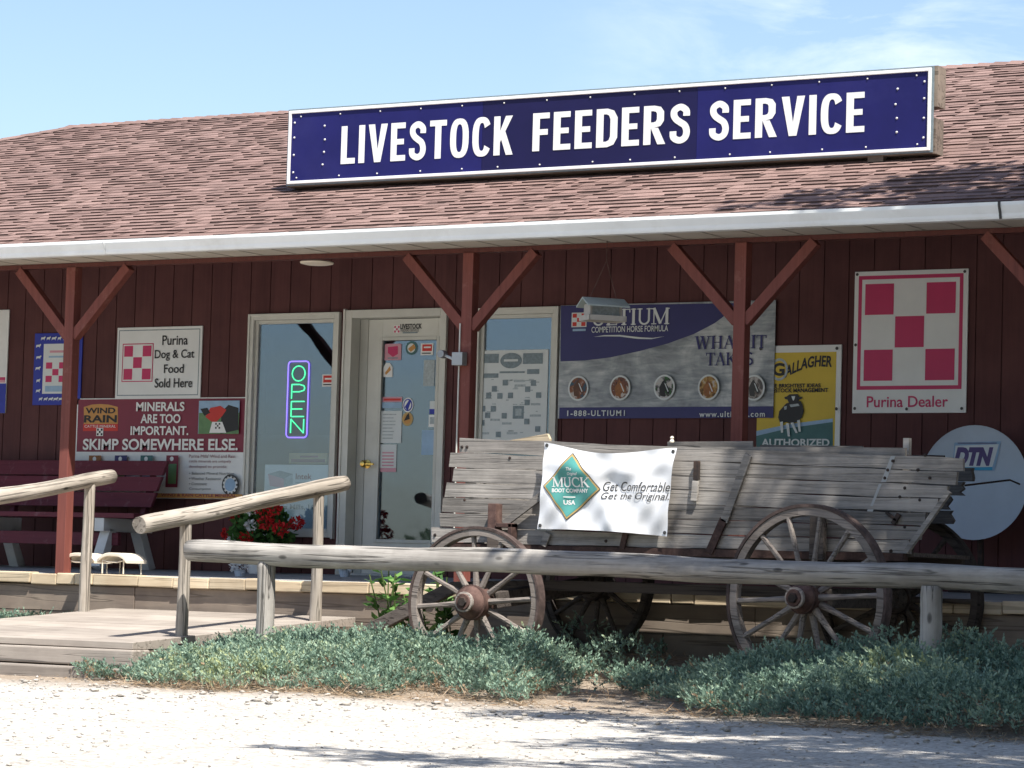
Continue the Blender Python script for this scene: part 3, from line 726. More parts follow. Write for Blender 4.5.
def st12(P):
    P.checker(394, 325.5, 400, 333, M['red'], M['signw']); P.text('LIVESTOCK', 400.5, 324, 422, 328.6, M['black'], .03); P.text('FEEDERS SERVICE', 401, 329, 419, 331.4, M['black']); P.rect(403, 332.2, 418, 333.2, M['greyink'])
for f_ in (st1, st2, st3, st4, st5, st6, st7, st8, st9, st10, st11, st13, st14): sticker(f_)
P = Panel(YD-.0015); st12(P); P.b.build('sticker', door)
# conduit and box on the middle post
m = MB(); a = at(460.6, 323.5, y=-1.96); m.tube([(a.x, -1.965, a.z), (a.x, -1.965, .2)], .006, M['frame'], 1, 8); cd = m.build('conduit', B)
m = MB(); b_ = at(462, 359, y=-1.97); m.box((b_.x-.045, -2.04, b_.z-.05), (b_.x+.045, -1.972, b_.z+.045), M['tin']); m.beam((b_.x-.14, -2.0, b_.z+.03), (b_.x-.045, -2.0, b_.z-.005), .02, .02, M['tin']); m.tube([(b_.x-.15, -2.03, b_.z+.035), (b_.x-.15, -1.97, b_.z+.035)], .03, M['tin'], .8, 12); m.build('junction_box', B, bevel=.003)
m = MB(); a = at(317, 259.5, y=-1.7); m.lathe([(.12, 0), (.13, -.008), (.125, -.018), (.09, -.026), (.02, -.028)], (a.x, -1.7, 2.385), M['cream'], 24); m.tube([(a.x, -1.7, 2.41), (a.x, -1.7, 2.475)], .04, M['cream'], 1, 12)
l_ = m.build('porch_light', B, smooth=True)

# ------------------------------------------------------------------ long sign on the roof
YS = -.9
A = at(289.5, 112.5, y=YS); Bq = at(932, 151.3, y=YS)
SX0, SX1, SZ0, SZ1 = -13.861, -8.315, 3.11, 3.712
S = empty('roof_sign', ((SX0+SX1)/2, YS, SZ0), 'long blue sign with big white capitals and white edge standing on the shingle roof', 'sign')
xa = at(482, 145, y=YS).x; xb = at(697, 120, y=YS).x
for i, (p, q, mt) in enumerate(((SX0+.03, xa, 'blue'), (xa, xb, 'blue2'), (xb, SX1-.03, 'blue'))):
    m = MB(); m.box((p+.001, YS, SZ0+.03), (q-.001, YS+.02, SZ1-.03), M[mt]); m.build('panel', S)
m = MB()
for q in ((SX0+.006, SZ0+.006, SX0+.03, SZ1-.006), (SX1-.03, SZ0+.006, SX1-.006, SZ1-.006), (SX0+.0305, SZ1-.03, SX1-.0305, SZ1-.006), (SX0+.0305, SZ0+.006, SX1-.0305, SZ0+.03)):
    m.box((q[0], YS-.012, q[1]), (q[2], YS+.024, q[3]), M['signw'])
m.build('border', S, bevel=.003)
m = MB(); m.box((SX0-.006, YS+.0, SZ0-.006), (SX1+.006, YS+.022, SZ0+.005), M['greyink'], .8); m.box((SX0-.006, YS, SZ1-.005), (SX1+.006, YS+.022, SZ1+.006), M['greyink'], .8)
m.box((SX0-.006, YS, SZ0+.0055), (SX0+.005, YS+.022, SZ1-.0055), M['greyink'], .8); m.box((SX1-.005, YS, SZ0+.0055), (SX1+.006, YS+.022, SZ1-.0055), M['greyink'], .8); m.build('outer_trim', S)
m = MB()
m.box((SX0-.015, YS+.026, SZ1-.28), (SX1+.03, YS+.17, SZ1+.012), M['skirt'], 1.05); m.box((SX0-.015, YS+.026, SZ0-.012), (SX1+.02, YS+.17, SZ0+.24), M['skirt'], .95)
for x in np.linspace(SX0+.2, SX1-.2, 7):
    m.box((x-.045, YS+.175, SZ0-.14), (x+.045, YS+.26, SZ1-.03), M['skirt'], 1.2); 
m.box((SX1-.5, YS+.03, SZ0-.05), (SX1-.38, YS+.1, SZ0-.013), M['skirt'], .7)
m.build('backing_frame', S)
P = Panel(YS)
for wd, x0_, yt0, yb0, x1_, yt1, yb1 in (('LIVESTOCK', 342, 127, 165.2, 512.5, 115, 153.5), ('FEEDERS', 533.5, 113, 151.5, 690, 104, 142.5), ('SERVICE', 710, 101, 140.5, 864.5, 92.5, 132)):
    a = P.W(x0_, yt0); b = P.W(x1_, yb1); ztop = (P.W(x0_, yt0)[1]+P.W(x1_, yt1)[1])/2; zb = (P.W(x0_, yb0)[1]+P.W(x1_, yb1)[1])/2
    y = P.lay(); vs, fs = cond_geo(wd)
    P.b.add([(a[0]+(b[0]-a[0])*u, YS-.004, zb+(ztop-zb)*v) for u, v in vs], fs, M['signw'])
P.b.build('lettering', S)
m = MB(); rr = random.Random(3)
def bolt(x, z, r=.009): m.lathe([(r, 0), (r*.8, -.006), (r*.2, -.008)], (x, YS-.0005, z), M['signw'], 8, 'y', .85)
for i in range(15):
    x = SX0+.12+i*(SX1-SX0-.24)/14; bolt(x, SZ1-.055, .007); bolt(x+rr.uniform(-.05, .05), SZ0+.055, .007)
for x in (SX0+.35, SX1-.27):
    for z in (.15, .25, .35, .46): bolt(x+rr.uniform(-.01, .01), SZ0+z, .009)
for z in (.1, .24, .38, .5): bolt(SX0+.06, SZ0+z); bolt(SX1-.06, SZ0+z)
m.build('bolts', S)

# ------------------------------------------------------------------ signs on the wall
YW = -.016
# pet food sign
t, P = sign_board('pet_food_sign', YW, (117.6, 327.8, 200, 398), M['signg'], 'white sign with red checkerboard and "Dog & Cat Food Sold Here" in dark letters', 'sign')
P.ring(119.3, 330.3, 198, 395.2, .008, M['greyink']); P.b.build('border_line', t); P.b = MB()
P.ring(123, 343.8, 152.5, 381.7, .008, M['red']); P.checker(124, 345, 151.5, 380.5, M['red'], M['signg'], .02); P.b.build('checkerboard', t); P.b = MB()
P.text('Purina', 162.8, 335.5, 188, 344.8, M['black'], .012); P.text('Dog & Cat', 155.3, 350, 194.5, 360.5, M['black'], .012)
P.text('Food', 164.5, 364.5, 184, 373, M['black'], .012); P.text('Sold Here', 155.3, 378.5, 192.6, 387.5, M['black'], .012); P.b.build('lettering', t)
# dealer sign
t, P = sign_board('dealer_sign', YW, (855, 271.9, 965.8, 412.7), M['signg'], 'large white sign with big red checkerboard above the words Purina Dealer', 'sign')
P.ring(859, 276.2, 961.5, 389, .028, M['red']); P.b.build('border_line', t); P.b = MB()
a = P.R(864.7, 283.5, 955, 381); 
P.checker(864.7, 283.3, 955.2, 381, M['red'], None, 0); P.b.build('checkerboard', t); P.b = MB()
P.text('Purina Dealer', 867, 396.3, 948, 407, M['red'], .012); P.b.build('lettering', t); P.b = MB()
P.bolts([(857.5, 274.5), (965, 271.5), (855, 408.5), (962, 408.5), (856, 345), (907, 409)]); P.b.build('screws', t)
# minerals banner
t, P = sign_board('minerals_banner', YW, (76.5, 398.5, 246.5, 499.5), M['signg'], 'maroon and white banner about minerals with small cattle picture, on the wall behind the bench', 'banner', .006)
P.rect(78.5, 399.5, 246.3, 452.3, M['maroon']); P.b.build('maroon_field', t); P.b = MB()
P.poly([(84, 430), (84, 407), (92, 404.6), (100, 404), (109, 404.6), (118, 407), (118, 430)], M['orange']); P.rect(83.5, 424, 118, 431, M['brightred'])
P.text('WIND', 86, 407.8, 115.5, 413.4, M['black'], .03); P.text('RAIN', 84.5, 415.2, 117, 422.5, M['black'], .03); P.text('CATTLE MINERAL', 85, 425, 116, 427.6, M['signw'])
P.rect(97, 428, 103.5, 436, M['signw']); P.checker(97.6, 428.6, 103, 435.4, M['black'], None, 0); P.b.build('emblem', t); P.b = MB()
P.text('MINERALS', 137, 402.2, 185, 411.2, M['signw'], .025); P.text('ARE TOO', 141.5, 414.2, 181, 423.2, M['signw'], .025); P.text('IMPORTANT.', 131.5, 426.2, 189, 435.2, M['signw'], .025)
P.text('SKIMP SOMEWHERE ELSE.', 84, 438.8, 238.5, 450.5, M['signw'], .025)
for i, ln in enumerate(("Purina Mills' Wind and Rain", 'cattle minerals are uniquely', 'developed to provide:')): P.text(ln, 190, 454.5+i*5.4, 236-i*4, 458+i*5.4, M['maroon'])
for i, ln in enumerate(('• Balanced Mineral Nutrition', '• Weather Resistance', '• Consistent', '  Consumption')): P.text(ln, 190.5, 472+i*5.2, (235, 222, 208, 212)[i], 475+i*5.2, M['dark'])
P.b.build('lettering', t); P.b = MB()
P.rect(200.5, 401, 240, 434, M['skyink']); P.rect(200.5, 413, 240, 434, M['grass_ink']); P.poly([(222, 434), (223, 412), (230, 405), (240, 408), (240, 430)], M['black']); P.poly([(207, 417), (212, 408), (222, 406), (228, 410), (224, 416), (216, 424)], M['brightred'])
P.poly([(202, 409), (209, 408), (212, 413), (206, 416)], M['black']); P.poly([(211, 433), (214, 422), (224, 422), (228, 433)], M['signw']); P.checker(217, 423, 222, 429, M['dark'], None, 0); P.b.build('cattle_picture', t); P.b = MB()
for i, (xx, c) in enumerate(((91, 'ginger'), (117, 'navy'), (143, 'tealink'), (169, 'maroon'))):
    P.rect(xx, 455.6, xx+11, 487.5, M[c]); P.rect(xx+2.2, 464, xx+9.5, 484, M['grass_ink' if i != 2 else 'skyink']); P.disc(xx+5.5, 459, .02, M['signg'], 10); P.b.build('product_picture', t); P.b = MB()
P.b = MB(); P.disc(233, 485, .088, M['dark'], 26); P.disc(233, 485, .076, M['signg'], 26); P.disc(233, 485, .055, M['skyink'], 26)
for k in range(12): P.disc(233+8.0*.85*math.cos(k*PI/6), 485+8.6*math.sin(k*PI/6), .010, M['dark'], 8)
P.b.build('round_seal', t); P.b = MB()
P.rect(80, 492.5, 246, 499, M['orange']); P.text('WIND & RAIN CATTLE MINERAL', 165, 493.5, 240, 497.5, M['maroon'], .02); P.b.build('bottom_strip', t)
# blue bordered poster
t, P = sign_board('feed_poster', YW, (35, 333.5, 80, 404.8), M['royal'], 'narrow blue bordered sign with animal shapes, half hidden by the left porch post', 'sign')
P.rect(44, 344, 73, 393.5, M['paper']); P.rect(50, 350.5, 66, 352.5, M['pink']); P.rect(49, 356, 68, 357.5, M['skyink']); P.checker(45, 361, 66.5, 383.5, M['red'], M['paper'], .06); P.rect(45.5, 386, 66, 391.5, M['skyink']); P.b.build('centre_print', t); P.b = MB()
rr = random.Random(5)
def beast(px, py, w_):
    P.poly([(px-w_, py+2.2), (px-w_*.8, py-1), (px+w_*.4, py-1.3), (px+w_, py-2.2), (px+w_*1.1, py-.8), (px+w_*.7, py+.2), (px+w_*.6, py+2.2), (px+w_*.4, py+.8), (px-w_*.6, py+.9)], M['paper'])
for i in range(5): beast(38.8+rr.uniform(-.3, .4), 345.5+i*11.5+rr.uniform(-1, 1), 1.9+rr.uniform(0, .7)); 
for i in range(5): beast(44+i*5.6, 338.6, 1.8+rr.uniform(0, .7)); beast(41.5+i*5.2, 399.2, 1.8+rr.uniform(0, .7))
P.b.build('animal_border', t)
# sign cut by the left edge
t, P = sign_board('edge_sign', YW, (-40, 311, 5.2, 413), M['signg'], 'pale sign with blue bottom panel at far left of the wall, cut by photo edge', 'sign')
P.rect(-40, 377.8, 5.2, 380, M['red']); P.rect(-40, 380.6, 5.2, 382.6, M['pink']); P.rect(-40, 384, 5.2, 413, M['royal']); P.b.build('lower_panel', t)
# horse formula banner
UY = -.03
t, P = sign_board('horse_banner', UY, (560.5, 305.5, 773.2, 417.8), M['silver'], 'wide blue and silver banner with a row of round horse pictures under flowing band', 'banner', .004)
P.poly([(561, 305.8), (742, 303), (735, 308), (715, 323), (694, 334), (668, 343.5), (640, 351), (610, 357.5), (585, 360.5), (560.5, 361.5)], M['navy']); P.rect(559.5, 407.5, 773.2, 417.9, M['navy'])
o = P.b.build('blue_field', t); P.b = MB()
P.checker(572, 312.8, 586.6, 327, M['brightred'], M['paper'], .06); P.rect(573, 329, 586, 331, M['skyink']); P.b.build('emblem', t); P.b = MB()
P.text('ULTIUM', 592, 309.8, 669.5, 324, M['paper'], serif=True); P.text('COMPETITION HORSE FORMULA', 592, 326.9, 668.5, 331.3, M['paper'], .01)
P.poly([(594, 337), (605, 335.2), (620, 335), (640, 337.3), (653, 338), (665, 336.4), (652, 339.2), (638, 338.9), (620, 336.6), (605, 336.4)], M['paper'])
P.text('WHAT IT', 695.5, 336.5, 767, 348, M['navy'], serif=True); P.text('TAKES', 706.5, 353, 754, 365, M['navy'], serif=True)
P.text('1-888-ULTIUM1', 568, 410.5, 625.5, 416, M['paper'], .02, 0, False, 1.25); P.text('www.ultium1.com', 700, 411.5, 765.5, 417, M['paper'], .02, 0, False, 1.25); P.b.build('lettering', t); P.b = MB()
for i, px_ in enumerate((579, 621, 665.5, 710, 755.5)):
    P.b = MB()
    P.disc(px_, (388.5, 388, 387.5, 387.5, 388)[i], .092, M['paper'], 30, .098)
    mt = portrait('horse_portrait_%d' % i, [(.03, .08, .12), (.06, .02, .02), (.03, .14, .03), (.10, .05, .01), (.1, .1, .1)][i], [(.16, .05, .02), (.22, .08, .04), (.02, .02, .02), (.25, .12, .03), (.12, .09, .08)][i], [(.25, .1, .05), (.12, .04, .02), (.5, .5, .5), (.45, .28, .08), (.3, .28, .26)][i])
    P.disc(px_, (388.5, 388, 387.5, 387.5, 388)[i], .078, mt, 30, .084)
    c = ['brown', 'ginger', 'black', 'ginger', 'dark'][i]; q = px_; yy = 388
    P.poly([(q-4, yy+8), (q-5, yy), (q-2, yy-6), (q, yy-8), (q+1.5, yy-5.5), (q+4.5, yy), (q+6, yy+4), (q+4, yy+6), (q+1, yy+3), (q+1, yy+9)], M[c])
    P.poly([(q+.2, yy-5), (q+1.5, yy-4), (q+4.5, yy+3.5), (q+3.5, yy+4)], M['paper'])
    P.b.build('horse_picture', t)
# yellow fencing sign
t, P = sign_board('cattle_sign', YW, (759.5, 346, 839.5, 447), M['signg'], 'white edged yellow sign with black cow and the word Authorized beside the horse banner', 'sign')
P.rect(758.5, 353, 834.5, 447, M['yellow']); P.poly([(756.5, 431), (790, 424), (833, 418.5), (833, 447), (756.5, 447)], M['skyink']); P.poly([(756.5, 436), (790, 428), (833, 422), (833, 447), (756.5, 447)], M['tealink']); P.b.build('colour_field', t); P.b = MB()
gq = text_geo('ALLAGHER', .03, .1)
A0 = P.W(785, 375.5); A1 = P.W(832, 366); hgt = .085; y = P.lay()
P.b.add([(A0[0]+(A1[0]-A0[0])*u, y, A0[1]-.02+(A1[1]-A0[1]+.01)*u+.035*math.sin(PI*u)+hgt*v) for u, v in gq[0]], gq[1], M['black'])
P.disc(779.5, 369.5, .072, M['ltink'], 22, .085); P.disc(779.5, 369.5, .055, M['yellow'], 22, .066); P.text('G', 773, 363, 785, 376, M['black'], .04)
P.text('THE BRIGHTEST IDEAS', 768, 384, 821, 387.5, M['black'], .03); P.text('IN LIVESTOCK MANAGEMENT', 760, 388.6, 828.5, 392.2, M['black'], .03)
P.text('AUTHORIZED', 762, 438.8, 830, 446.5, M['paper'], .03); P.b.build('lettering', t); P.b = MB()
q = lambda l: [(740+a*120/768, 330+b*120/768) for a, b in l]
P.poly(q([(300, 470), (255, 520), (248, 560), (262, 600), (300, 590), (330, 600), (370, 590), (400, 560), (412, 520), (405, 480), (392, 455), (340, 460)]), M['black'])
P.poly(q([(288, 430), (305, 425), (322, 412), (372, 410), (384, 428), (404, 430), (400, 442), (382, 446), (372, 470), (360, 492), (330, 492), (318, 468), (308, 446), (292, 442)]), M['black'])
P.poly(q([(334, 424), (358, 424), (352, 446), (346, 454), (338, 440)]), M['paper']); P.poly(q([(322, 478), (378, 472), (386, 486), (330, 494)]), M['ltink']); P.poly(q([(286, 492), (306, 486), (304, 508), (290, 512)]), M['ltink'])
for lx in ((262, 590, 268, 658), (300, 600, 312, 682), (330, 596, 362, 660), (372, 580, 382, 652)): P.poly(q([(lx[0], lx[1]), (lx[0]+18, lx[1]-4), (lx[2]+14, lx[3]), (lx[2], lx[3])]), M['paper'])
P.b.build('cow_picture', t); P.b = MB(); P.bolts([(838, 348.5), (837.5, 409), (762, 349)], .013); P.b.build('screws', t)

# ------------------------------------------------------------------ things in the windows
YN = .012
def neon_text(m, ch, X0, X1, Z0, Z1, y):
    seg = {'O': [[(.5+.5*math.cos(a), .5+.5*math.sin(a)) for a in [i*PI/8 for i in range(17)]]],
           'P': [[(0, 0), (0, 1), (.6, 1), (.95, .9), (1, .75), (.95, .58), (.6, .48), (.1, .48)]],
           'E': [[(1, 1), (0, 1), (0, 0), (1, 0)], [(0, .5), (.85, .5)]], 'N': [[(0, 0), (0, 1), (1, 0), (1, 1)]]}[ch]
    for s_ in seg:
        pp = [(X0+(X1-X0)*u, y, Z0+(Z1-Z0)*v) for u, v in s_]
        if ch == 'O': m.tube(pp, .0055, M['neong'], 1, 8)
        else:
            for a_, b_ in zip(pp[:-1], pp[1:]): m.tube([a_, b_], .0055, M['neong'], 1, 8)
t = empty('open_sign', (at(297, 437, y=YN).x, YN, at(297, 437, y=YN).z), 'lit neon sign spelling OPEN in green inside a violet outline in the left window', 'neon sign')
m = MB(); P = Panel(YN)
for ch, yt, yb in (('O', 366, 381), ('P', 384.5, 398.5), ('E', 401.5, 416.5), ('N', 419, 433)):
    xc = 298.3-(yt-366)*.03
    a = P.W(xc-5.8, yt); b = P.W(xc+6.6, yb); neon_text(m, ch, a[0], b[0], b[1], a[1], YN)
m.build('letters', t, smooth=True)
m = MB(); a = P.W(288.6, 361.5); b = P.W(306.5, 437.5); r = .03; X0, Z1, X1, Z0 = a[0], a[1], b[0]+.002, b[1]
pts = []
for cx, cz, a0 in ((X1-r, Z1-r, 0), (X0+r, Z1-r, 90), (X0+r, Z0+r, 180), (X1-r, Z0+r, 270)):
    for i in range(6): an = math.radians(a0+i*18); pts.append((cx+r*math.cos(an), YN, cz+r*math.sin(an)))
pts.append(pts[0]); m.tube(pts, .0058, M['neonp'], 1, 8, False); m.build('outline', t, smooth=True)
m = MB(); m.box((X0+.012, YN+.012, Z0+.015), (X1-.012, YN+.004+.012, Z1-.015), M['dark'], .5); m.build('backing', t)
t = empty('window_alarm_sticker', (at(329, 381, y=.017).x, .017, at(329, 381, y=.017).z), 'small red and white alarm sticker low on the right side of the left window glass', 'sticker')
P = Panel(.017); P.rect(322.5, 374.5, 334.5, 386.5, M['signw']); P.rect(323.5, 375.5, 333, 382.5, M['brightred']); P.rect(325, 378, 332, 379.6, M['signw']); P.rect(323.5, 384, 333, 385.2, M['dark']); P.b.build('print', t)
t, P = sign_board('feed_company_sign', .05, (265, 464.5, 326, 536), M['paper'], 'white printed sign with red and grey cube emblem inside bottom of left window', 'sign', .006)
P.poly([(268, 474), (284, 479), (284, 488), (270, 486)], M['pink']); P.poly([(268, 474), (280, 470.5), (293, 474), (284, 479)], M['greyink']); P.poly([(284, 479), (293, 474), (293, 484), (284, 488)], M['ltink']); P.b.build('emblem', t); P.b = MB()
P.text('Intek', 296, 473.5, 312, 479.5, M['maroon'], .02); P.text('Purina Mills, LLC', 268, 504, 321, 510.5, M['greyink'], .02); P.rect(296, 482, 318, 483.5, M['ltink']); P.rect(297, 486, 312, 487.5, M['ltink']); P.b.build('lettering', t)
a = at(289, 453, y=.22); t = empty('yellow_box', (a.x, .3, a.z), 'yellow and brown carton inside the left window, above the white printed sign', 'box')
m = MB(); b = at(327, 464, y=.22); m.box((a.x, .22, b.z), (b.x, .4, a.z), M['cardboard']); m.build('carton', t, bevel=.004)
P = Panel(.219); P.rect(291, 459, 325, 462.5, M['maroon']); P.rect(300, 455.6, 318, 457.6, M['maroon']); P.b.build('print', t)
m = MB(); m.box((a.x-.3, .2, .98-.45-.02), (b.x+.1, .5, .98-.45), M['inside'], 2)
# advertisement sheet
t, P = sign_board('advert_sheet', .0135, (478.5, 350.5, 546, 441), M['paper'], 'pale poster full of small grey advertisement squares in the window right of door', 'poster', .003)
zz = lambda l: [(460+a*110/704, 320+b*120/768) for a, b in l]
def rz_(a, b, c, d, mt): (x0_, y0_), (x1_, y1_) = zz([(a, b), (c, d)]); P.rect(x0_, y0_, x1_, y1_, M[mt])
P.inc = 0; P.k = 2
for q_ in ((135, 218, 248, 275), (405, 213, 530, 280), (430, 315, 508, 345), (132, 343, 246, 370), (340, 550, 408, 632)): rz_(*q_, 'greyink')
P.k = 3; rz_(356, 568, 394, 612, 'ltink'); P.k = 4
c_ = zz([(328, 260)])[0]; P.disc(c_[0], c_[1], .10, M['greyink'], 22, .062); P.k = 5; P.rect(c_[0]-7, c_[1]-1.2, c_[0]+7, c_[1]+.8, M['paper'])
P.k = 6; P.rect(500, 371.6, 525, 373, M['greyink'])
P.k = 3
for (a_, b_) in ((275, 383), (455, 385), (205, 423), (418, 425), (168, 465), (308, 465), (488, 463), (240, 468), (415, 510), (130, 550), (198, 550), (162, 592), (268, 595), (412, 632), (482, 680), (125, 640), (230, 715)): rz_(a_, b_, a_+32, b_+36, 'greyink')
rr = random.Random(9); P.k = 1
for k in range(34):
    a_ = rr.uniform(128, 490); b_ = rr.uniform(375, 735); rz_(a_, b_, a_+rr.uniform(12, 50), b_+6, 'ltink')
P.k = 2.3
for (a_, b_, c2) in ((345, 383, 70), (350, 413, 70), (195, 632, 60), (270, 655, 60), (125, 718, 62), (300, 718, 68), (448, 605, 70), (455, 532, 60)): rz_(a_, b_, a_+c2, b_+14, 'ltink')
P.b.build('print', t)

# ------------------------------------------------------------------ satellite dish
a = at(974, 482.5, y=-.3)
t = empty('satellite_dish', (a.x, -.3, -.02), 'round grey satellite dish lettered DTN leaning by the wall beyond the wagon', 'satellite dish')
DD = .045; m = MB(); R_ = .405; prof = [(R_*k/10, -DD*(1-(k/10)**2)) for k in range(11)]
m.lathe([(.001, DD)]+[(R_*k/10, DD*(1-(k/10)**2)) for k in range(1, 11)]+[(R_+.006, -.004), (R_, .012)]+[(R_*k/10, .012+DD*(1-(k/10)**2)) for k in range(9, 0, -1)]+[(.001, DD+.012)], (a.x, -.3, a.z), M['dish'], 56, 'y')
m.build('reflector', t, smooth=True)
P = Panel(-.305)
def qgrid(c, mat, n=10):
    c = [P.W(*p) for p in c]; y = P.lay(); vs = []
    for j in range(n+1):
        for i in range(n+1):
            u, v = i/n, j/n; vs.append(tuple((c[0][k]*(1-u)+c[3][k]*u)*(1-v)+(c[1][k]*(1-u)+c[2][k]*u)*v for k in (0, 1)))
    P.b.add([(a_, y, b_) for a_, b_ in vs], [(j*(n+1)+i, j*(n+1)+i+1, (j+1)*(n+1)+i+1, (j+1)*(n+1)+i) for j in range(n) for i in range(n)], mat)
qgrid([(950, 469.5), (953.5, 442.5), (1000.5, 441), (992.5, 470.5)], M['skyink']); qgrid([(951, 468), (954.5, 445.5), (998, 444), (990.5, 466.5)], M['paper'])
y = P.lay(); A0 = P.W(951.5, 465.5); A1 = P.W(992, 465); vs, fs = text_geo('DTN', .07, .35); top = P.W(955, 447)[1]
P.b.add([(A0[0]+(A1[0]-A0[0])*u, y, A0[1]+(top-A0[1])*v) for u, v in vs], fs, M['plum']); qgrid([(951.5, 470), (951.5, 467), (990.5, 466.8), (990.5, 470)], M['cyan'])
P.rect(957, 442.6, 996, 443.4, M['plum'])
# follow the bowl
P.b.v = [(x, -.302+DD*(1-min(1, ((x-a.x)**2+(z-a.z)**2)/R_**2))+(y_+.305)-.002, z) for x, y_, z in P.b.v]
P.b.build('lettering', t)
m = MB(); p1 = at(1018, 484, y=-.34); p2 = at(1010, 480, y=-.42); p3 = at(960, 486, y=-.72)
m.tube([(p1.x, -.31, p1.z), p2, p3], .007, M['iron'], 1, 8); m.tube([p3+Vector((.03, 0, 0)), p3+Vector((-.1, -.02, 0))], .035, M['dish'], .8, 12); m.build('feed_arm', t, smooth=True)
m = MB(); m.tube([(a.x, -.2, a.z), (a.x, -.12, .0), (a.x, -.12, -.0)], .025, M['iron']); m.tube([(a.x-.25, -.12, .02), (a.x+.25, -.12, .02)], .02, M['iron']); m.build('mount', t)

# ------------------------------------------------------------------ bench, stools, planter, feeder
t = empty('bench', (-16.2, -.7, 0), 'long maroon plank bench with white trestle legs against the wall behind the left post', 'bench')
bx0, bx1 = -17.6, at(136, 515, y=-.95).x
for i, y in enumerate((-.98, -.80, -.62)):
    m = MB(); m.box((bx0, y, .425), (bx1+.02*i, y+.165, .465), M['purple'], (1, .9, 1.05)[i]); m.build('seat_plank', t, bevel=.004)
bxr = at(160, 465, y=-.40).x
for i in range(3):
    z0 = .53+i*.135; y = -.43+i*.045; m = MB()
    vs = [(bx0, y, z0), (bxr-.06+i*.02, y, z0), (bxr-.04+i*.02, y+.04, z0+.125), (bx0, y+.04, z0+.125)]
    m.add(vs+[(a_, b_+.035, c_) for a_, b_, c_ in vs], [(0, 1, 2, 3), (7, 6, 5, 4), (0, 4, 5, 1), (1, 5, 6, 2), (2, 6, 7, 3), (3, 7, 4, 0)], M['purple'], (1.0, 1.1, .95)[i]); m.build('back_plank', t, bevel=.004)
m = MB(); m.box((bx0, -.86, .20), (bx1-.25, -.82, .305), M['purple'], .9); m.build('stretcher', t, bevel=.003)
for X in (at(104, 520, y=-.97).x, -16.95, -18.2):
    m = MB(); m.box((X-.10, -.97, .315), (X, -.32, .424), M['benchw'])
    for ya, yb in ((-.84, -.97), (-.45, -.30)): m.beam((X-.05, ya, .33), (X-.05, yb, .012), .10, .085, M['benchw'], 1, (0, 1, 0)); m.beam((X-.10, ya+.1, .33), (X-.10, yb+.12, .012), .05, .05, M['benchw'], .8, (0, 1, 0))
    m.beam((X-.05, -.40, .42), (X-.05, -.26, .80), .05, .05, M['purple'], .7, (0, 1, 0))
    m.build('leg', t, bevel=.004)
def stool(px, py, label):
    a = at(px, py, y=-1.76); t = empty('footstool', (a.x, -1.76, -.035), label, 'stool', 'low footstools')
    L_, W_ = .145, .13; m = MB(); n = 8; vs = []
    for j in range(2):
        for i in range(n+1):
            u = i/n*2-1; vs.append((a.x+L_*u, -1.76-W_ if j == 0 else -1.76+W_, a.z+.055*(1-abs(u)**3)))
    vs += [(x_, y_, z_-.028) for x_, y_, z_ in vs]; q = n+1
    fs = []
    for i in range(n): fs += [(i, i+1, q+i+1, q+i), (2*q+i, 3*q+i, 3*q+i+1, 2*q+i+1), (i, 2*q+i, 2*q+i+1, i+1), (q+i, q+i+1, 3*q+i+1, 3*q+i)]
    fs += [(0, q, 3*q, 2*q), (n, 2*q+n, 3*q+n, q+n)]
    m.add(vs, fs, M['cream']); m.build('seat', t, smooth=True, bevel=.004)
    m = MB(); e = L_*.72
    for yy in (-1.76-W_*.85, -1.76+W_*.85):
        m.tube([(a.x-e, yy, -.03), (a.x-e, yy, a.z+.028), (a.x+e, yy, a.z+.028), (a.x+e, yy, -.03)], .006, M['cream'], 1, 6)
        m.tube([(a.x-e, yy, a.z-.005), (a.x-e*.4, yy, a.z-.02), (a.x+e*.4, yy, a.z-.02), (a.x+e, yy, a.z-.005)], .005, M['cream'], 1, 6)
    m.build('wire_frame', t)
stool(122, 560, 'low cream footstool with wire legs standing at the porch edge right of the log post')
stool(88, 560, 'low cream footstool mostly hidden behind the upright log post of the left handrail')

def blob_cards(c, r, n, size, up=.3, shell=.5, seed=0):
    g_ = np.random.default_rng(seed); d = unit(g_.normal(size=(n, 3))); rad = (shell+(1-shell)*g_.random(n))[:, None]
    P_ = np.array(c)+d*np.array(r)*rad; D = unit(d+g_.normal(size=(n, 3))*.7+np.array([0, 0, up])); N = unit(np.cross(D, g_.normal(size=(n, 3))))
    return cards(P_, D, N, size*(.6+.8*g_.random(n)), size*(.5+.5*g_.random(n)))
t = empty('flower_planter', (-14.3, -.45, 0), 'pot of red and white geraniums on the porch below the left window', 'potted flowers')
c = at(262, 531, y=-.45); m = MB(); m.lathe([(.09, 0), (.10, .01), (.12, .17), (.135, .175), (.135, .20), (.10, .2)], (c.x, -.45, .0), M['signw'], 20)
m.build('pot', t, smooth=True)
V, Fc = blob_cards((c.x, -.45, c.z), (.26, .26, .21), 1500, .055, .4, .35, 3); V[:, 2] = np.maximum(V[:, 2], .1)
V = V-np.array(t.location); quick_mesh('foliage', V, Fc, rng.random(len(Fc))*.6, M['leaf'], t)
for px, py, r_, red in ((238, 517, .055, 1), (261, 508, .05, 1), (274, 509, .055, 1), (247, 538, .05, 1), (266, 523, .06, 1), (280, 529, .06, 1), (296, 523, .055, 1), (227, 534, .04, 1), (250, 508, .05, 0), (250, 525, .04, 0), (233, 538, .03, 0)):
    q = at(px, py, y=-.66 if 240 < px < 290 else -.5); V, Fc = blob_cards(q, (r_, r_, r_*.8), 90, .03, .3, .6, px)
    quick_mesh('blossom', V-np.array(t.location), Fc, rng.random(len(Fc)), M['redpetal' if red else 'whitepetal'], t)
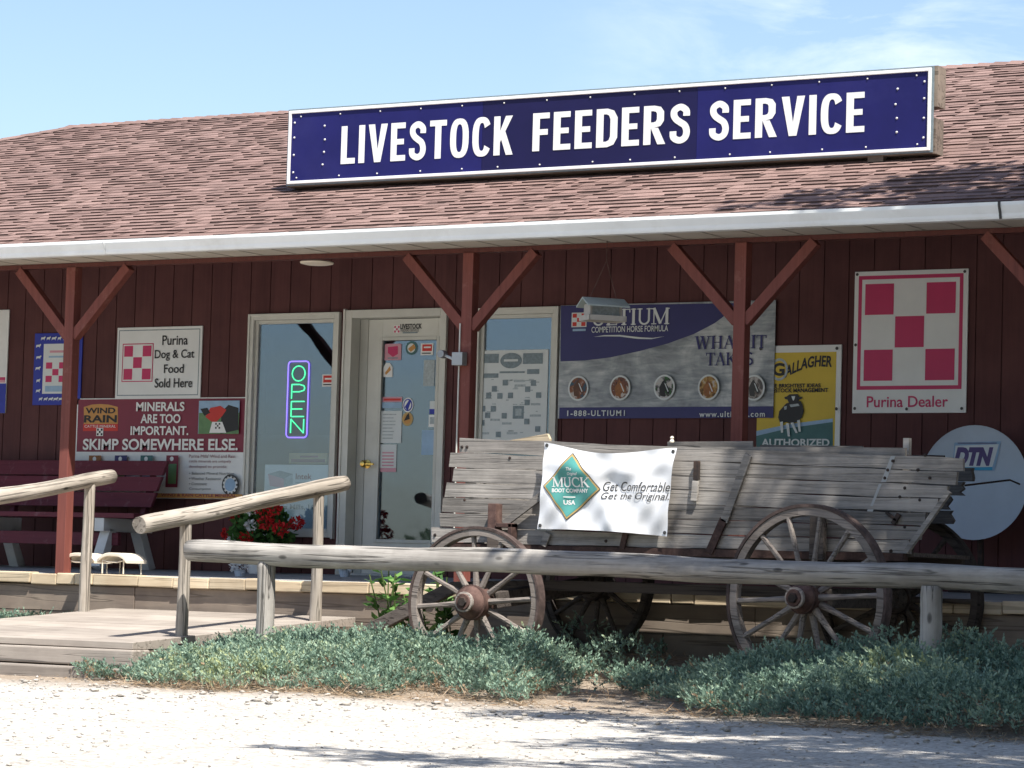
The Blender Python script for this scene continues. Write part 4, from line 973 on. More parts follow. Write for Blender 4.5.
for i, px in enumerate((240, 345)):
    q = at(px, 571, y=-1.2 if i == 0 else -.6)
    t = empty('small_flower_pot', (q.x, q.y, q.z-.05), ('small pot of white flowers standing below the red geraniums', 'small pot of white flowers standing at the foot of the door')[i], 'potted flowers', 'small white flower pots')
    m = MB(); m.lathe([(.035, 0), (.05, .05), (.055, .055)], (q.x, q.y, q.z-.05), M['dish'], 14); m.build('pot', t)
    V, Fc = blob_cards((q.x, q.y, q.z+.03), (.075, .06, .05), 130, .03, .3, .4, 8+i); quick_mesh('blossom', V-np.array(t.location), Fc, rng.random(len(Fc)), M['whitepetal'], t)

hp = at(607, 246, y=-2.05); fc = at(603, 312, y=-2.05)
t = empty('bird_feeder', (fc.x, -2.05, fc.z-.07), 'small house shaped bird feeder with grey roof hanging from the eave on strings', 'bird feeder')
ax = Vector((.62, .785, 0)).normalized(); sd = Vector((-ax.y, ax.x, 0)); O = Vector((fc.x, -2.05, fc.z)); FS = .84
def fbox(m, a0, a1, s0, s1, z0, z1, mt, tn=1):
    vs = [O+(ax*a_+sd*b_+Vector((0, 0, z)))*FS for z in (z0, z1) for a_, b_ in ((a0, s0), (a1, s0), (a1, s1), (a0, s1))]
    m.add(vs, [(0, 3, 2, 1), (4, 5, 6, 7), (0, 1, 5, 4), (1, 2, 6, 5), (2, 3, 7, 6), (3, 0, 4, 7)], mt, tn)
m = MB(); fbox(m, -.16, .16, -.10, .10, -.075, -.055, M['feeder']); 
for s_ in (-1, 1): fbox(m, -.165, .165, s_*.10-.008, s_*.10+.008, -.08, -.035, M['feeder'])
for s_ in (-1, 1): fbox(m, s_*.165-.006, s_*.165+.006, -.108, .108, -.08, -.035, M['feeder'])
m.build('tray', t)
m = MB()
for s_ in (-1, 1): fbox(m, s_*.135-.01, s_*.135+.01, -.07, .07, -.054, .06, M['feeder'], .9)
fbox(m, -.124, .124, -.055, .055, -.054, .05, M['ltink'], .6); m.build('hopper', t)
m = MB()
for s_ in (-1, 1):
    vs = [O+(ax*a_+sd*b_+Vector((0, 0, z)))*FS for a_ in (-.19, .19) for b_, z in ((s_*.13, .035), (s_*.13, .048), (0, .118), (0, .105))]
    m.add(vs, [(0, 1, 2, 3), (7, 6, 5, 4), (0, 4, 5, 1), (1, 5, 6, 2), (3, 2, 6, 7), (0, 3, 7, 4)], M['feedroof'])
m.build('roof', t)
m = MB(); top = Vector((hp.x, -2.05, 2.37))
m.tube([(hp.x, -2.05, 2.412), (hp.x, -2.05, hp.z+.0), top-Vector((0, 0, .1))], .0028, M['rust'], 1, 5)
for s_ in (-1, 1): m.tube([top-Vector((0, 0, .1)), O+ax*s_*.10+Vector((0, 0, .10))], .0028, M['rust'], 1, 5)
m.build('hanging_string', t)

# ------------------------------------------------------------------ ramp and handrails
t = empty('timber_ramp', (-13.5, -3.3, -.7), 'broad low timber ramp of grey boards leading up from the gravel to the porch', 'ramp')
RX0, RX1 = -14.62, -12.34
nb = 6; y0 = -4.62
for i in range(nb):
    ya = y0+i*(2.64/nb); zz_ = -.475+(ya+4.62)*.068; m = MB()
    m.box((RX0+random.uniform(-.01, .01), ya+.005, zz_-.045), (RX1+random.uniform(-.005, .005), ya+2.64/nb-.005, zz_+.0), M['deck'], (.95, .82, 1.05, .9, 1.0, .86)[i], .0015)
    
    for k_ in range(4, 8): x_, y_, z_ = m.v[k_]; m.v[k_] = (x_, y_, z_+(y_-ya)*.068)
    m.build('deck_board', t, bevel=.004)
for (yy, z0, z1, tn) in ((-4.64, -.640, -.525, .9), (-4.76, -.82, -.646, .75)):
    m = MB(); m.box((RX0-.03, yy, z0), (RX1+.02, -4.45, z1), M['deck'], tn, .004); m.build('front_timber', t, bevel=.012)
for X in (RX0, RX1-.06):
    m = MB(); m.add([(X, -4.44, -.9), (X+.06, -4.44, -.9), (X+.06, -1.98, -.75), (X, -1.98, -.75), (X, -4.44, -.53), (X+.06, -4.44, -.53), (X+.06, -1.98, -.36), (X, -1.98, -.36)], [(0, 3, 2, 1), (4, 5, 6, 7), (0, 1, 5, 4), (1, 2, 6, 5), (2, 3, 7, 6), (3, 0, 4, 7)], M['skirt'], .8); m.build('side_timber', t)

def handrail(X, ynear, label, posts, zn, zf, name='handrail'):
    t = empty(name, (X, -3.2, -.6), label, 'handrail', 'log handrails of the ramp')
    log('rail', (X, ynear, zn), (X, -2.09, zf), .062, .058, M['log'], t, bow=.0, seed=int(abs(X)*10))
    for i, (yy, zt, zb) in enumerate(posts): log('post', (X, yy, zb), (X, yy, zt), .045, .041, M['log'], t, seed=20+i+int(abs(X)))
zr = lambda y: .36+(y+4.62)*.146
handrail(-12.40, -4.52, 'sloping log handrail on the right side of the ramp, its sawn end facing left', [(-4.0, zr(-4.0)-.03, -.75), (-2.42, zr(-2.42)-.03, -.6)], .30, .68)
handrail(-14.57, -4.7, 'sloping log handrail on the left side of the ramp, cut by the left photo edge', [(-4.2, zr(-4.2)-.01, -.75), (-2.36, zr(-2.36)-.01, -.45)], .325, .715)
RYs = -4.2
A = at(190, 551, y=RYs); Z2 = at(1024, 580.5, y=RYs)
t = empty('hitching_rail', (-9, RYs, -.7), 'long grey horizontal log rail on short posts in front of the wagon', 'fence')
dX = (Z2-A); E2 = A+dX*1.45
log('rail', A, E2, .076, .074, M['greylog'], t, n=22, rings=70, seed=4)
for i, px in enumerate((264.5, 930.5)):
    q = at(px, 640, y=RYs+.0); u = (q.x-A.x)/(E2.x-A.x); zt = A.z+(E2.z-A.z)*u-.05
    log('post', (q.x, RYs, -.95), (q.x, RYs, zt), .068 if i else .062, .066 if i else .06, M['greylog'], t, seed=31+i)
log('post', (-4.9, RYs, -.95), (-4.9, RYs, .03), .066, .064, M['greylog'], t, seed=37)

# ------------------------------------------------------------------ wagon
Wg = empty('farm_wagon', (-9.2, -2.7, -.65), 'old weathered grey wooden farm wagon with spoked wheels parked along the porch', 'wagon')
YP = -3.1
def zb_(x): return .245-.003*(x+9)
def ztp(x): return .965+(x+10.78)*(.84-.965)/(3.68)
NP = 7; rr = random.Random(12)
for k in range(NP):
    u0, u1 = k/NP, (k+1)/NP
    xl = -10.99+.21*(u0+u1)/2+rr.uniform(-.035, .03); xr = -7.50+.42*(u0+u1)/2+rr.uniform(-.02, .02); n = 26; lo = []; hi = []
    for i in range(n+1):
        x = xl+(xr-xl)*i/n; j = .003*math.sin(x*7+k*2)+rr.uniform(-.002, .002)
        z0 = zb_(x)+(ztp(x)-zb_(x))*u0+.0035+j; z1 = zb_(x)+(ztp(x)-zb_(x))*u1-.0035-j
        lo.append((x+rr.uniform(-.008, .008) if i in (0, n) else x, z0)); hi.append((x+rr.uniform(-.012, .012) if i in (0, n) else x, z1))
    m = MB(); m.prism(lo+hi[::-1], YP-rr.uniform(0, .012), YP+.028, M['wagon'], rr.choice((.72, .85, .95, 1.05, 1.15))*rr.uniform(.95, 1.05)); m.build('side_plank', Wg)
for k in range(4):
    m = MB(); z0 = .455+k*.093; b_ = (-7.58, -7.60, -7.50, -7.44)[k]; n = 10; rg = random.Random(k+40)
    hi = [(b_-.0+rg.uniform(-.03, .02)*(i_ % 2), z0+.087*i_/4) for i_ in range(5)]
    m.prism([(-10.8, z0), *hi, (-10.8, z0+.087)], -2.16-.006*k, -2.13, M['wagon'], (.36, .3, .42, .38)[k]); m.build('far_plank', Wg)  # far side toned down, its shade is put into the plank colour
m = MB(); m.box((-10.85, -3.07, .225), (-7.45, -2.165, .25), M['darkw'], 1.3); m.build('bed', Wg)
m = MB(); m.box((-10.75, -3.07, .25), (-10.72, -2.165, .86), M['wagon'], .8); m.build('front_board', Wg)
m = MB(); m.beam((-7.48, -3.125, .25), (-7.20, -3.125, .63), .03, .035, M['wagon'], 1.1, (0, 1, 0)); m.build('tailgate_cleat', Wg)
# sill, bolsters, axles, reach
m = MB(); m.box((-10.9, -3.13, .195), (-7.5, -3.05, .243), M['rust'], .6); m.box((-10.9, -2.2, .195), (-7.5, -2.12, .243), M['darkw'], .9); m.build('sill', Wg)
for X in (-10.45, -8.07):
    m = MB(); m.box((X-.06, -3.14, .07), (X+.06, -2.1, .19), M['darkw'], 1.1); m.box((X-.05, -3.18, .19), (X+.05, -3.131, .50 if X > -9 else .30), M['darkw'], 1.5); m.build('bolster', Wg, bevel=.006)
FN = Vector((-10.50, -3.36, -.150)); FF = Vector((-10.27, -2.05, -.005)); RN = Vector((-8.07, -3.36, -.052)); RF = Vector((-8.00, -2.02, -.045))
m = MB(); m.beam(FN+Vector((0, .06, 0)), FF-Vector((0, .06, 0)), .10, .11, M['darkw'], 1); m.build('axle', Wg, bevel=.006)
m = MB(); m.beam(RN+Vector((0, .06, 0)), RF-Vector((0, .06, 0)), .10, .12, M['darkw'], 1); m.build('axle', Wg, bevel=.006)
m = MB(); m.beam((-10.4, -2.65, -.02), (-8.05, -2.65, -.02), .08, .07, M['darkw'], 1); m.build('reach_pole', Wg)
q0 = at(366, 632, y=-3.0); q1 = at(452, 588, y=-2.85)
m = MB(); m.beam(q0, q1, .09, .085, M['darkw'], 1.3); m.beam(q1, (-10.4, -2.7, -.03), .09, .085, M['darkw'], 1.1); m.build('tongue', Wg, bevel=.005)
# iron and wood fittings on the side
def onside(pts, wdt, mt, tn=1, name='strap', y=-3.13):
    m = MB()
    for a_, b_ in zip(pts[:-1], pts[1:]):
        p = at(*a_, y=y); q = at(*b_, y=y); m.beam(p, q, .02, wdt, mt, tn, Vector((q-p)).cross(Vector((0, 1, 0))))
    return m.build(name, Wg, bevel=.003)
onside([(748.5, 455), (724, 522)], .055, M['wagon'], .85, 'wooden_brace'); onside([(724, 519), (709, 553)], .055, M['rust'], .6, 'iron_strap')
onside([(697, 461), (696.5, 480)], .042, M['iron'], 1, 'latch'); onside([(695.8, 481), (694, 501)], .045, M['wagon'], 1.2, 'wooden_block')
onside([(549, 490), (504, 524)], .05, M['wagon'], .7, 'wooden_brace', -3.16); onside([(548, 533), (543, 546)], .05, M['wagon'], 1.0, 'wooden_cleat')
onside([(626, 532), (622, 549)], .04, M['rust'], .7, 'iron_strap'); onside([(821, 512), (816, 556)], .07, M['rust'], .45, 'stake')
onside([(886, 512), (897, 521)], .018, M['iron'], 1, 'hook'); onside([(899, 514), (893, 524)], .03, M['iron'], 1, 'hook')
p = at(493, 508, y=-3.18); m = MB(); m.box((p.x-.035, -3.19, p.z-.17), (p.x+.03, -3.10, p.z+.03), M['rust'], 1.1); m.box((p.x+.035, -3.2, p.z-.13), (p.x+.16, -3.12, p.z-.10), M['rust'], .8); m.box((p.x+.13, -3.2, p.z-.20), (p.x+.16, -3.12, p.z-.101), M['rust'], .7); m.build('brake_bracket', Wg, bevel=.004)
m = MB()
for px, py in ((893, 461), (888, 470), (885, 478), (866, 545), (905, 488), (925, 455), (918, 470), (930, 478), (905, 527), (891, 551), (462, 447), (467, 447), (465, 500), (435, 535), (748, 456), (510, 458), (560, 447), (606, 541), (920, 500), (900, 497)):
    p = at(px, py, y=YP-.004); m.lathe([(.012, 0), (.01, -.008), (.003, -.01)], (p.x, YP-.003, p.z), M['iron'], 8, 'y')
m.build('bolt_heads', Wg)
P = Panel(YP-.007); P.poly([(891, 456), (895.5, 456), (886, 482), (881, 482)], M['benchw']); P.poly([(868.5, 507), (875, 507), (868, 521), (864, 521)], M['benchw']); P.poly([(879, 484), (882, 484), (873, 506), (870.5, 506)], M['benchw'])
P.b.t = [.55]*len(P.b.t); P.b.build('paint_stripe', Wg)
m = MB(); a_ = at(930, 456, y=-3.05); m.tube([(-7.9, -2.9, a_.z), a_, (a_.x+.09, -3.04, a_.z-.0), (a_.x+.10, -3.04, a_.z-.12)], .008, M['iron'], 1, 6); 
m.build('iron_rod', Wg)
# loose boards in the box
a_ = at(497, 441.5, y=-2.95); b_ = at(551, 434.5, y=-2.95)
lb = empty('loose_board', (a_.x, -2.95, .9), 'short pale tan board sticking up at the left end of the wagon box', 'board')
m = MB(); m.prism([(a_.x-.16, a_.z-.04), (a_.x, a_.z-.01), (b_.x-.02, b_.z+.005), (b_.x, b_.z-.03), (b_.x-.005, b_.z-.30), (b_.x-.05, b_.z-.30), (b_.x-.05, b_.z-.05)], -2.97, -2.94, M['tan'], .9); m.build('plank', lb)
lb = empty('loose_board', (-8.4, -2.9, .9), 'dark grey boards lying along the top of the wagon box right of the banner', 'board')
for (x0_, y0_, x1_, y1_, tn, yy) in ((668, 441.5, 752, 446, .85, -2.98), (760, 446.5, 862, 449, .6, -2.9), (700, 447.5, 905, 451.5, .75, -3.03)):
    a_ = at(x0_, y0_, y=yy); b_ = at(x1_, y1_, y=yy); m = MB(); m.box((a_.x, yy, b_.z-.10), (b_.x, yy+.025, (a_.z+b_.z)/2+.015), M['wagon'], tn, .004); m.build('plank', lb)
a_ = at(906, 446, y=-2.95); m = MB(); m.box((a_.x-.02, -2.95, .5), (a_.x+.02, -2.91, a_.z+.05), M['wagon'], 1.1); m.build('upright', Wg)
a_ = at(672, 438, y=-3.06); t = empty('valve_cap', (a_.x, -3.06, a_.z-.03), 'small pale knob standing on the top edge of the wagon side above the banner', 'knob')
m = MB(); m.lathe([(.014, 0), (.016, .008), (.009, .022), (.013, .03), (.009, .04), (.002, .043)], (a_.x, -3.06, a_.z-.03), M['cream'], 12); m.build('knob', t)

def ring(m, ri, ro, w, mat, n=56, tone=1.0, seg=0):
    vs = []; pr = ((ri, -w/2), (ro, -w/2), (ro, w/2), (ri, w/2))
    for k in range(n):
        a = 2*PI*k/n
        for r, h in pr: vs.append((r*math.cos(a), h, r*math.sin(a)))
    fs = [(k*4+j, k*4+(j+1) % 4, ((k+1) % n)*4+(j+1) % 4, ((k+1) % n)*4+j) for k in range(n) for j in range(4)]
    b = len(m.v); m.v += vs; i = m.mi(mat)
    for q, f in enumerate(fs):
        m.f.append([b+x for x in f]); m.m.append(i); m.t.append(tone*(1 if not seg else (.86+.28*((q//4)*seg//n % 2))))
def wheel(r, ns, loc, rz, rx, near, wd=.055):
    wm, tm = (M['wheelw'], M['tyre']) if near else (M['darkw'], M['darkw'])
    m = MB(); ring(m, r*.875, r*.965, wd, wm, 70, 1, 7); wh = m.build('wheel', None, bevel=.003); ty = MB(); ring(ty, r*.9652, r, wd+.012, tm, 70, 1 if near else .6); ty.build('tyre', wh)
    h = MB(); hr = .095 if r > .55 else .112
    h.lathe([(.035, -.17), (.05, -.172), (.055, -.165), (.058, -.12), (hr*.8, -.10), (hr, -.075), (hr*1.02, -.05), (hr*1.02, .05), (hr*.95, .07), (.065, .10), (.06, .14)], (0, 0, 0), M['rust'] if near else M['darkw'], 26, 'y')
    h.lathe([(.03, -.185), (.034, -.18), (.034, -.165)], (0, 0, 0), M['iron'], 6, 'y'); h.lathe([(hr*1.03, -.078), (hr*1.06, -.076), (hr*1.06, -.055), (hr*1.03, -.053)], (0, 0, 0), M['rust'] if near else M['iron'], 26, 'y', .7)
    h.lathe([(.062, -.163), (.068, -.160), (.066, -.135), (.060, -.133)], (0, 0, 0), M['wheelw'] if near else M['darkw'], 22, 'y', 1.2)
    h.build('hub', wh, smooth=True)
    for k in range(ns):
        a = 2*PI*(k+.35)/ns; s_ = MB(); off = .012 if k % 2 else -.012
        p = Vector((math.cos(a)*hr*.95, off, math.sin(a)*hr*.95)); q = Vector((math.cos(a)*r*.885, off*.3-.01, math.sin(a)*r*.885)); mid = p.lerp(q, .45)
        s_.tube([p, p.lerp(q, .12), mid, p.lerp(q, .85), q], [.024, .022, .0165, .0175, .019], wm, random.uniform(.9, 1.15), 7); s_.build('spoke', wh, smooth=True)
    wh.parent = Wg; wh.location = loc-Wg.location; wh.rotation_euler = (rx, random.uniform(0, .4) if not near else .1, rz)
    return wh
wheel(.508, 12, FN+Vector((.04, 0, 0)), 0, math.radians(-2), True, .075)
wheel(.588, 14, RN+Vector((.035, 0, 0)), math.radians(-7), 0, True, .06)
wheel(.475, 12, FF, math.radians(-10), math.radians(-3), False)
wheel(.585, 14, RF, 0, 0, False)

# banner tied to the wagon side
bt = empty('boot_banner', (-9.6, -3.17, .35), 'white vinyl banner with a teal diamond emblem hanging on the wagon side', 'banner')
YB = -3.165
c4 = [at(545, 442.5, y=YB), at(677.5, 448, y=YB), at(667, 536.5, y=YB), at(539, 529, y=YB)]
def wave(x, z):
    u = (x-c4[3].x)/(c4[1].x-c4[3].x); v = (z-c4[2].z)/(c4[0].z-c4[2].z); u = min(1.1, max(-.1, u)); v = min(1.1, max(-.1, v))
    e = max(0, math.sin(PI*min(1, max(0, u))))*.5+.5
    y = -.022*math.sin(3.1*u+.6)*(.35+.65*(1-v))-.020*math.exp(-((v-.80+.12*math.sin(3.1*u))/.10)**2)*e+.014*math.sin(2*PI*(u*1.2-v*.9)+.6)*e+.010*math.sin(2*PI*(u*2.7+v*1.4))*e+.005*math.sin(2*PI*(u*6-v*3.2))*(1-v*.5)
    y -= .012*math.exp(-((u-.36-.22*(1-v))/.05)**2)*(1-v)
    return y-.012
def bl(u, v):
    top = c4[0].lerp(c4[1], u); bot = c4[3].lerp(c4[2], u); p = bot.lerp(top, v)
    return p.x+.02*math.sin(PI*v)*(u*2-1)*-.6, p.z-.055*math.sin(PI*u)**1.5*(v**2)*(1.25-u*.5)+.012*math.sin(PI*u)*(1-v)**2
m = MB(); nu, nv = 70, 48; vs = []
for j in range(nv+1):
    for i in range(nu+1):
        x, z = bl(i/nu, j/nv); vs.append((x, YB+wave(x, z), z))
m.add(vs, [(j*(nu+1)+i, j*(nu+1)+i+1, (j+1)*(nu+1)+i+1, (j+1)*(nu+1)+i) for j in range(nv) for i in range(nu)], M['vinyl'])
m.build('cloth', bt, smooth=True)
P = Panel(YB); P.lay = lambda: (setattr(P, 'k', P.k+1) or (YB-.0022-.0018*P.k))
def qg(c, mat, n=26):
    c = [P.W(*p) for p in c]; y = P.lay(); vs = []
    for j in range(n+1):
        for i in range(n+1):
            u, v = i/n, j/n; vs.append(tuple((c[0][k]*(1-u)+c[3][k]*u)*(1-v)+(c[1][k]*(1-u)+c[2][k]*u)*v for k in (0, 1)))
    P.b.add([(a_, y, b_) for a_, b_ in vs], [(j*(n+1)+i, j*(n+1)+i+1, (j+1)*(n+1)+i+1, (j+1)*(n+1)+i) for j in range(n) for i in range(n)], mat)
def shr(k):
    cx, cy = 573.5, 487.5; return [(cx+(x-cx)*k, cy+(y-cy)*k) for x, y in ((576, 453), (602.5, 489.5), (569, 520.5), (546, 486))]
qg(shr(1), M['dark']); qg(shr(.965), M['gold']); qg(shr(.90), M['teal'])
def fin(n):
    P.b.v = [(x, y_+wave(x, z), z) for x, y_, z in P.b.v]; o = P.b.build(n, bt); P.b = MB(); return o
fin('diamond_emblem'); P.k = 3
P.text('MUCK', 555.5, 477.5, 592.5, 487.5, M['signw'], serif=True); P.k = 3; P.text('BOOT COMPANY', 555, 488.6, 591, 493, M['signw'], .03); P.k = 3; P.text('USA', 566, 500.2, 577, 505, M['signw'], .03); P.k = 3; P.rect(566, 496.6, 577, 497.8, M['signw']); P.k = 3
P.text('The', 570.5, 467.5, 576, 471, M['signw'], .02, .3); P.k = 3; P.text('Original', 571, 472.5, 582, 476.5, M['signw'], .02, .3); P.k = 0
P.text('Get Comfortable.', 604.5, 481.7, 672, 491.8, M['dark'], .004, .3); P.k = 0; P.text('Get the Original.', 603.5, 492.2, 669.5, 502.2, M['dark'], .004, .3)
fin('lettering'); m = MB()
for u, v in ((.02, .97), (.98, .96), (.02, .04), (.98, .04)):
    x, z = bl(u, v); m.lathe([(.012, 0), (.012, -.004), (.005, -.005)], (x, YB+wave(x, z)-.001, z), M['dark'], 12, 'y')
m.build('eyelets', bt)

# ------------------------------------------------------------------ plants
def sprigs(name, poly, count, H, label, cat, mat, seed=1, Ls=(.07, .15), lf=11, lw=.011, ll=.030, edge=.30, tonef=None, kind='stuff'):
    g_ = np.random.default_rng(seed); poly = np.array(poly); x0, y0 = poly.min(0); x1, y1 = poly.max(0)
    pts = g_.random((count*4, 2))*[x1-x0, y1-y0]+[x0, y0]
    ins = np.zeros(len(pts), bool); dist = np.full(len(pts), 9.)
    for i in range(len(poly)):
        a = poly[i]; b = poly[(i+1) % len(poly)]
        c = (a[1] > pts[:, 1]) != (b[1] > pts[:, 1])
        with np.errstate(divide='ignore', invalid='ignore'): xi = (b[0]-a[0])*(pts[:, 1]-a[1])/(b[1]-a[1])+a[0]
        ins ^= c & (pts[:, 0] < xi)
        ab = b-a; tt = np.clip(((pts-a)@ab)/(ab@ab), 0, 1); dist = np.minimum(dist, np.linalg.norm(pts-(a+tt[:, None]*ab), axis=1))
    clump = np.sin(pts[:, 0]*5.1+np.sin(pts[:, 1]*4.3)*1.3)*np.sin(pts[:, 1]*6.3+1.1*np.sin(pts[:, 0]*3.1))
    keep = ins & (g_.random(len(pts)) < (.78+.22*clump+dist))
    pts, dist, clump = pts[keep][:count], dist[keep][:count], clump[keep][:count]; n = len(pts)
    h = np.array([H(x, y) for x, y in pts])*np.clip(dist/edge, .18, 1)**.6*(.85+.3*clump)
    gz = np.array([G(x, y) for x, y in pts]); base = np.column_stack([pts, gz+h*(.35+.65*np.sqrt(g_.random(n)))-.02])
    az = g_.random(n)*2*PI; til = .25+.75*g_.random(n)
    D = unit(np.column_stack([np.cos(az)*til, np.sin(az)*til-.28, .85*np.ones(n)])); L = Ls[0]+(Ls[1]-Ls[0])*g_.random(n)
    S = unit(np.cross(D, g_.normal(size=(n, 3))))
    q = clump*.10+g_.random(n)*.5+.15
    if tonef is not None: q = tonef(pts, q, g_)
    VV = []; FF_ = []; TT = []; off = 0
    for k in range(lf):
        u = (k+.5)/lf; side = (-1)**k
        droop = np.array([0, 0, -1])*(u**2)*.25
        P0 = base+(D+droop)*(L*u)[:, None]; dd = unit(D*.75+S*side*.7*(1.1-u)+g_.normal(size=(n, 3))*.22)
        N = unit(np.cross(dd, g_.normal(size=(n, 3)))); V, Fc = cards(P0, dd, N, ll*(1.15-.5*u)*(.7+.6*g_.random(n)), lw*(.7+.6*g_.random(n)))
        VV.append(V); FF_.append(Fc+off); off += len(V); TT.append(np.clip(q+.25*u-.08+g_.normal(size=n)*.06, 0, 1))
    o = quick_mesh(name, np.concatenate(VV), np.concatenate(FF_), np.concatenate(TT), mat); return tag(o, label, cat, None, kind)
zq = -.75
front = [at(px, py, z=zq if not 440 < px < 640 else -.69) for px, py in ((106, 676), (118, 684), (150, 690), (220, 694), (300, 697), (370, 702), (420, 699), (470, 694), (520, 699), (560, 694), (600, 690), (635, 698), (655, 706), (700, 720), (800, 731), (900, 737), (1024, 745), (1120, 748))]
poly = [(-12.6, -4.86)]+[(p.x, p.y) for p in front]+[(-3.6, -3.3), (-6.2, -3.55), (-8.8, -3.5), (-9.6, -3.3), (-10.2, -3.5), (-11.0, -3.45), (-11.9, -2.9), (-12.30, -2.5), (-12.33, -4.84)]
def Hj(x, y):
    k = min(1, max(0, (x+8.2)/1.3)); b = min(1, max(0, (y+5.3)/1.6)); return .23+.03*math.sin(x*2.2)+k*(.10+.14*b)+.09*math.exp(-((x+9.5)/.6)**2)
def jt(p, q, g_):
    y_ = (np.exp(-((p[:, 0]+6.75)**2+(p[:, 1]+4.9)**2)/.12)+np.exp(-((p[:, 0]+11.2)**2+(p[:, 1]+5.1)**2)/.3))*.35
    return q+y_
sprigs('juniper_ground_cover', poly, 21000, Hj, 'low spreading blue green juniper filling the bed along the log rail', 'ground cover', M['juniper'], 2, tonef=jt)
sprigs('juniper_ground_cover', [tuple(at(px, py, z=-.68))[:2] for px, py in ((528, 690), (570, 696), (610, 692), (662, 702), (672, 668), (610, 652), (535, 650))], 2600, lambda x, y: .17+.05*math.sin(x*9), 'thin part of the blue green juniper below the gap between the two wagon wheels', 'ground cover', M['juniper'], 22, edge=.2)
sprigs('dead_juniper_twigs', poly, 2200, lambda x, y: Hj(x, y)*.75, 'brown dead twigs showing through the juniper bed', 'dead twigs', M['straw'], 12)
sprigs('grass_patch', [(-17.8, -2.05), (-14.66, -2.05), (-14.68, -3.1), (-15.6, -3.9), (-17.6, -3.9)], 2600, lambda x, y: .12, 'low green plants beside the left edge of the ramp', 'ground cover', M['juniper'], 5)
# straw and dead twigs at the edge of the bed
def litter(name, spots, label, mat, L=.09, W=.004, lift=.02, seed=3):
    g_ = np.random.default_rng(seed); PP = []
    for x, y, rx, ry, n in spots: PP.append(np.column_stack([x+g_.normal(size=n)*rx, y+g_.normal(size=n)*ry]))
    p = np.concatenate(PP); n = len(p); z = np.array([G(a, b) for a, b in p])+lift*g_.random(n)+.004
    D = unit(np.column_stack([g_.normal(size=n), g_.normal(size=n), g_.normal(size=n)*.35+.1])); N = unit(np.cross(D, g_.normal(size=(n, 3))+[0, 0, 2]))
    V, Fc = cards(np.column_stack([p, z]), D, N, L*(.4+g_.random(n)), W*(.6+.9*g_.random(n))); return tag(quick_mesh(name, V, Fc, g_.random(n), mat), label, 'litter', None, 'stuff')
sp = []
for i, p in enumerate(front): sp.append((p.x, p.y-.03, .25, .10, 240))
q = at(592, 672, z=-.72); sp += [(q.x, q.y+.05, .28, .2, 1500)]; q = at(440, 686, z=-.74); sp += [(q.x, q.y, .3, .15, 700)]; q = at(560, 690, z=-.74); sp += [(q.x, q.y-.1, .6, .2, 1200)]; q = at(230, 690, z=-.74); sp += [(q.x, q.y-.05, .4, .1, 500)]
litter('dry_grass_litter', sp, 'dry tan grass and dead twigs along the front of the juniper bed', M['straw'])
q = at(590, 680, z=-.70); g_ = np.random.default_rng(6); n = 500
P0 = np.column_stack([q.x+g_.normal(size=n)*.13, q.y+.1+g_.normal(size=n)*.10, np.full(n, -.72)]); D = unit(np.column_stack([g_.normal(size=n)*.8, g_.normal(size=n)*.8-.2, .55+g_.random(n)*.6])); N = unit(np.cross(D, g_.normal(size=(n, 3))))
V, Fc = cards(P0, D, N, .10+.18*g_.random(n), .0035+.003*g_.random(n)); tag(quick_mesh('dead_grass_tuft', V, Fc, g_.random(n), M['straw']), 'tuft of bent dead brown stems in the gap of the juniper below the far wheel', 'dead grass', None, None)
# leafy weed between porch and tongue
q = at(408, 600, y=-2.45); t = empty('leafy_weed', (q.x, -2.45, G(q.x, -2.45)), 'bright green leafy weed growing between the porch and the front wheel', 'plant')
m = MB(); g_ = np.random.default_rng(14); VV = []; FF_ = []; off = 0; gz = G(q.x, -2.45)
for k in range(26):
    a = Vector((q.x+random.uniform(-.22, .35), -2.5+random.uniform(-.2, .2), gz)); tip = a+Vector((random.uniform(-.15, .15), random.uniform(-.15, .1), random.uniform(.2, .62))); m.tube([a, a.lerp(tip, .5)+Vector((.02, 0, 0)), tip], .005, M['stem'], 1, 5)
    n = 10; u = g_.random(n)*.75+.25; P0 = np.array(a)+(np.array(tip)-np.array(a))*u[:, None]; D = unit(np.column_stack([g_.normal(size=n), g_.normal(size=n), g_.random(n)*.8-.15])); N = unit(np.cross(D, np.array([0, 0, 1])+g_.normal(size=(n, 3))*.3))
    V, Fc = cards(P0, D, N, .07+.09*g_.random(n), .04+.035*g_.random(n)); VV.append(V); FF_.append(Fc+off); off += len(V)
m.build('stems', t); V = np.concatenate(VV)-np.array(t.location); Fc = np.concatenate(FF_); quick_mesh('leaves', V, Fc, g_.random(len(Fc)), M['leaf'], t)
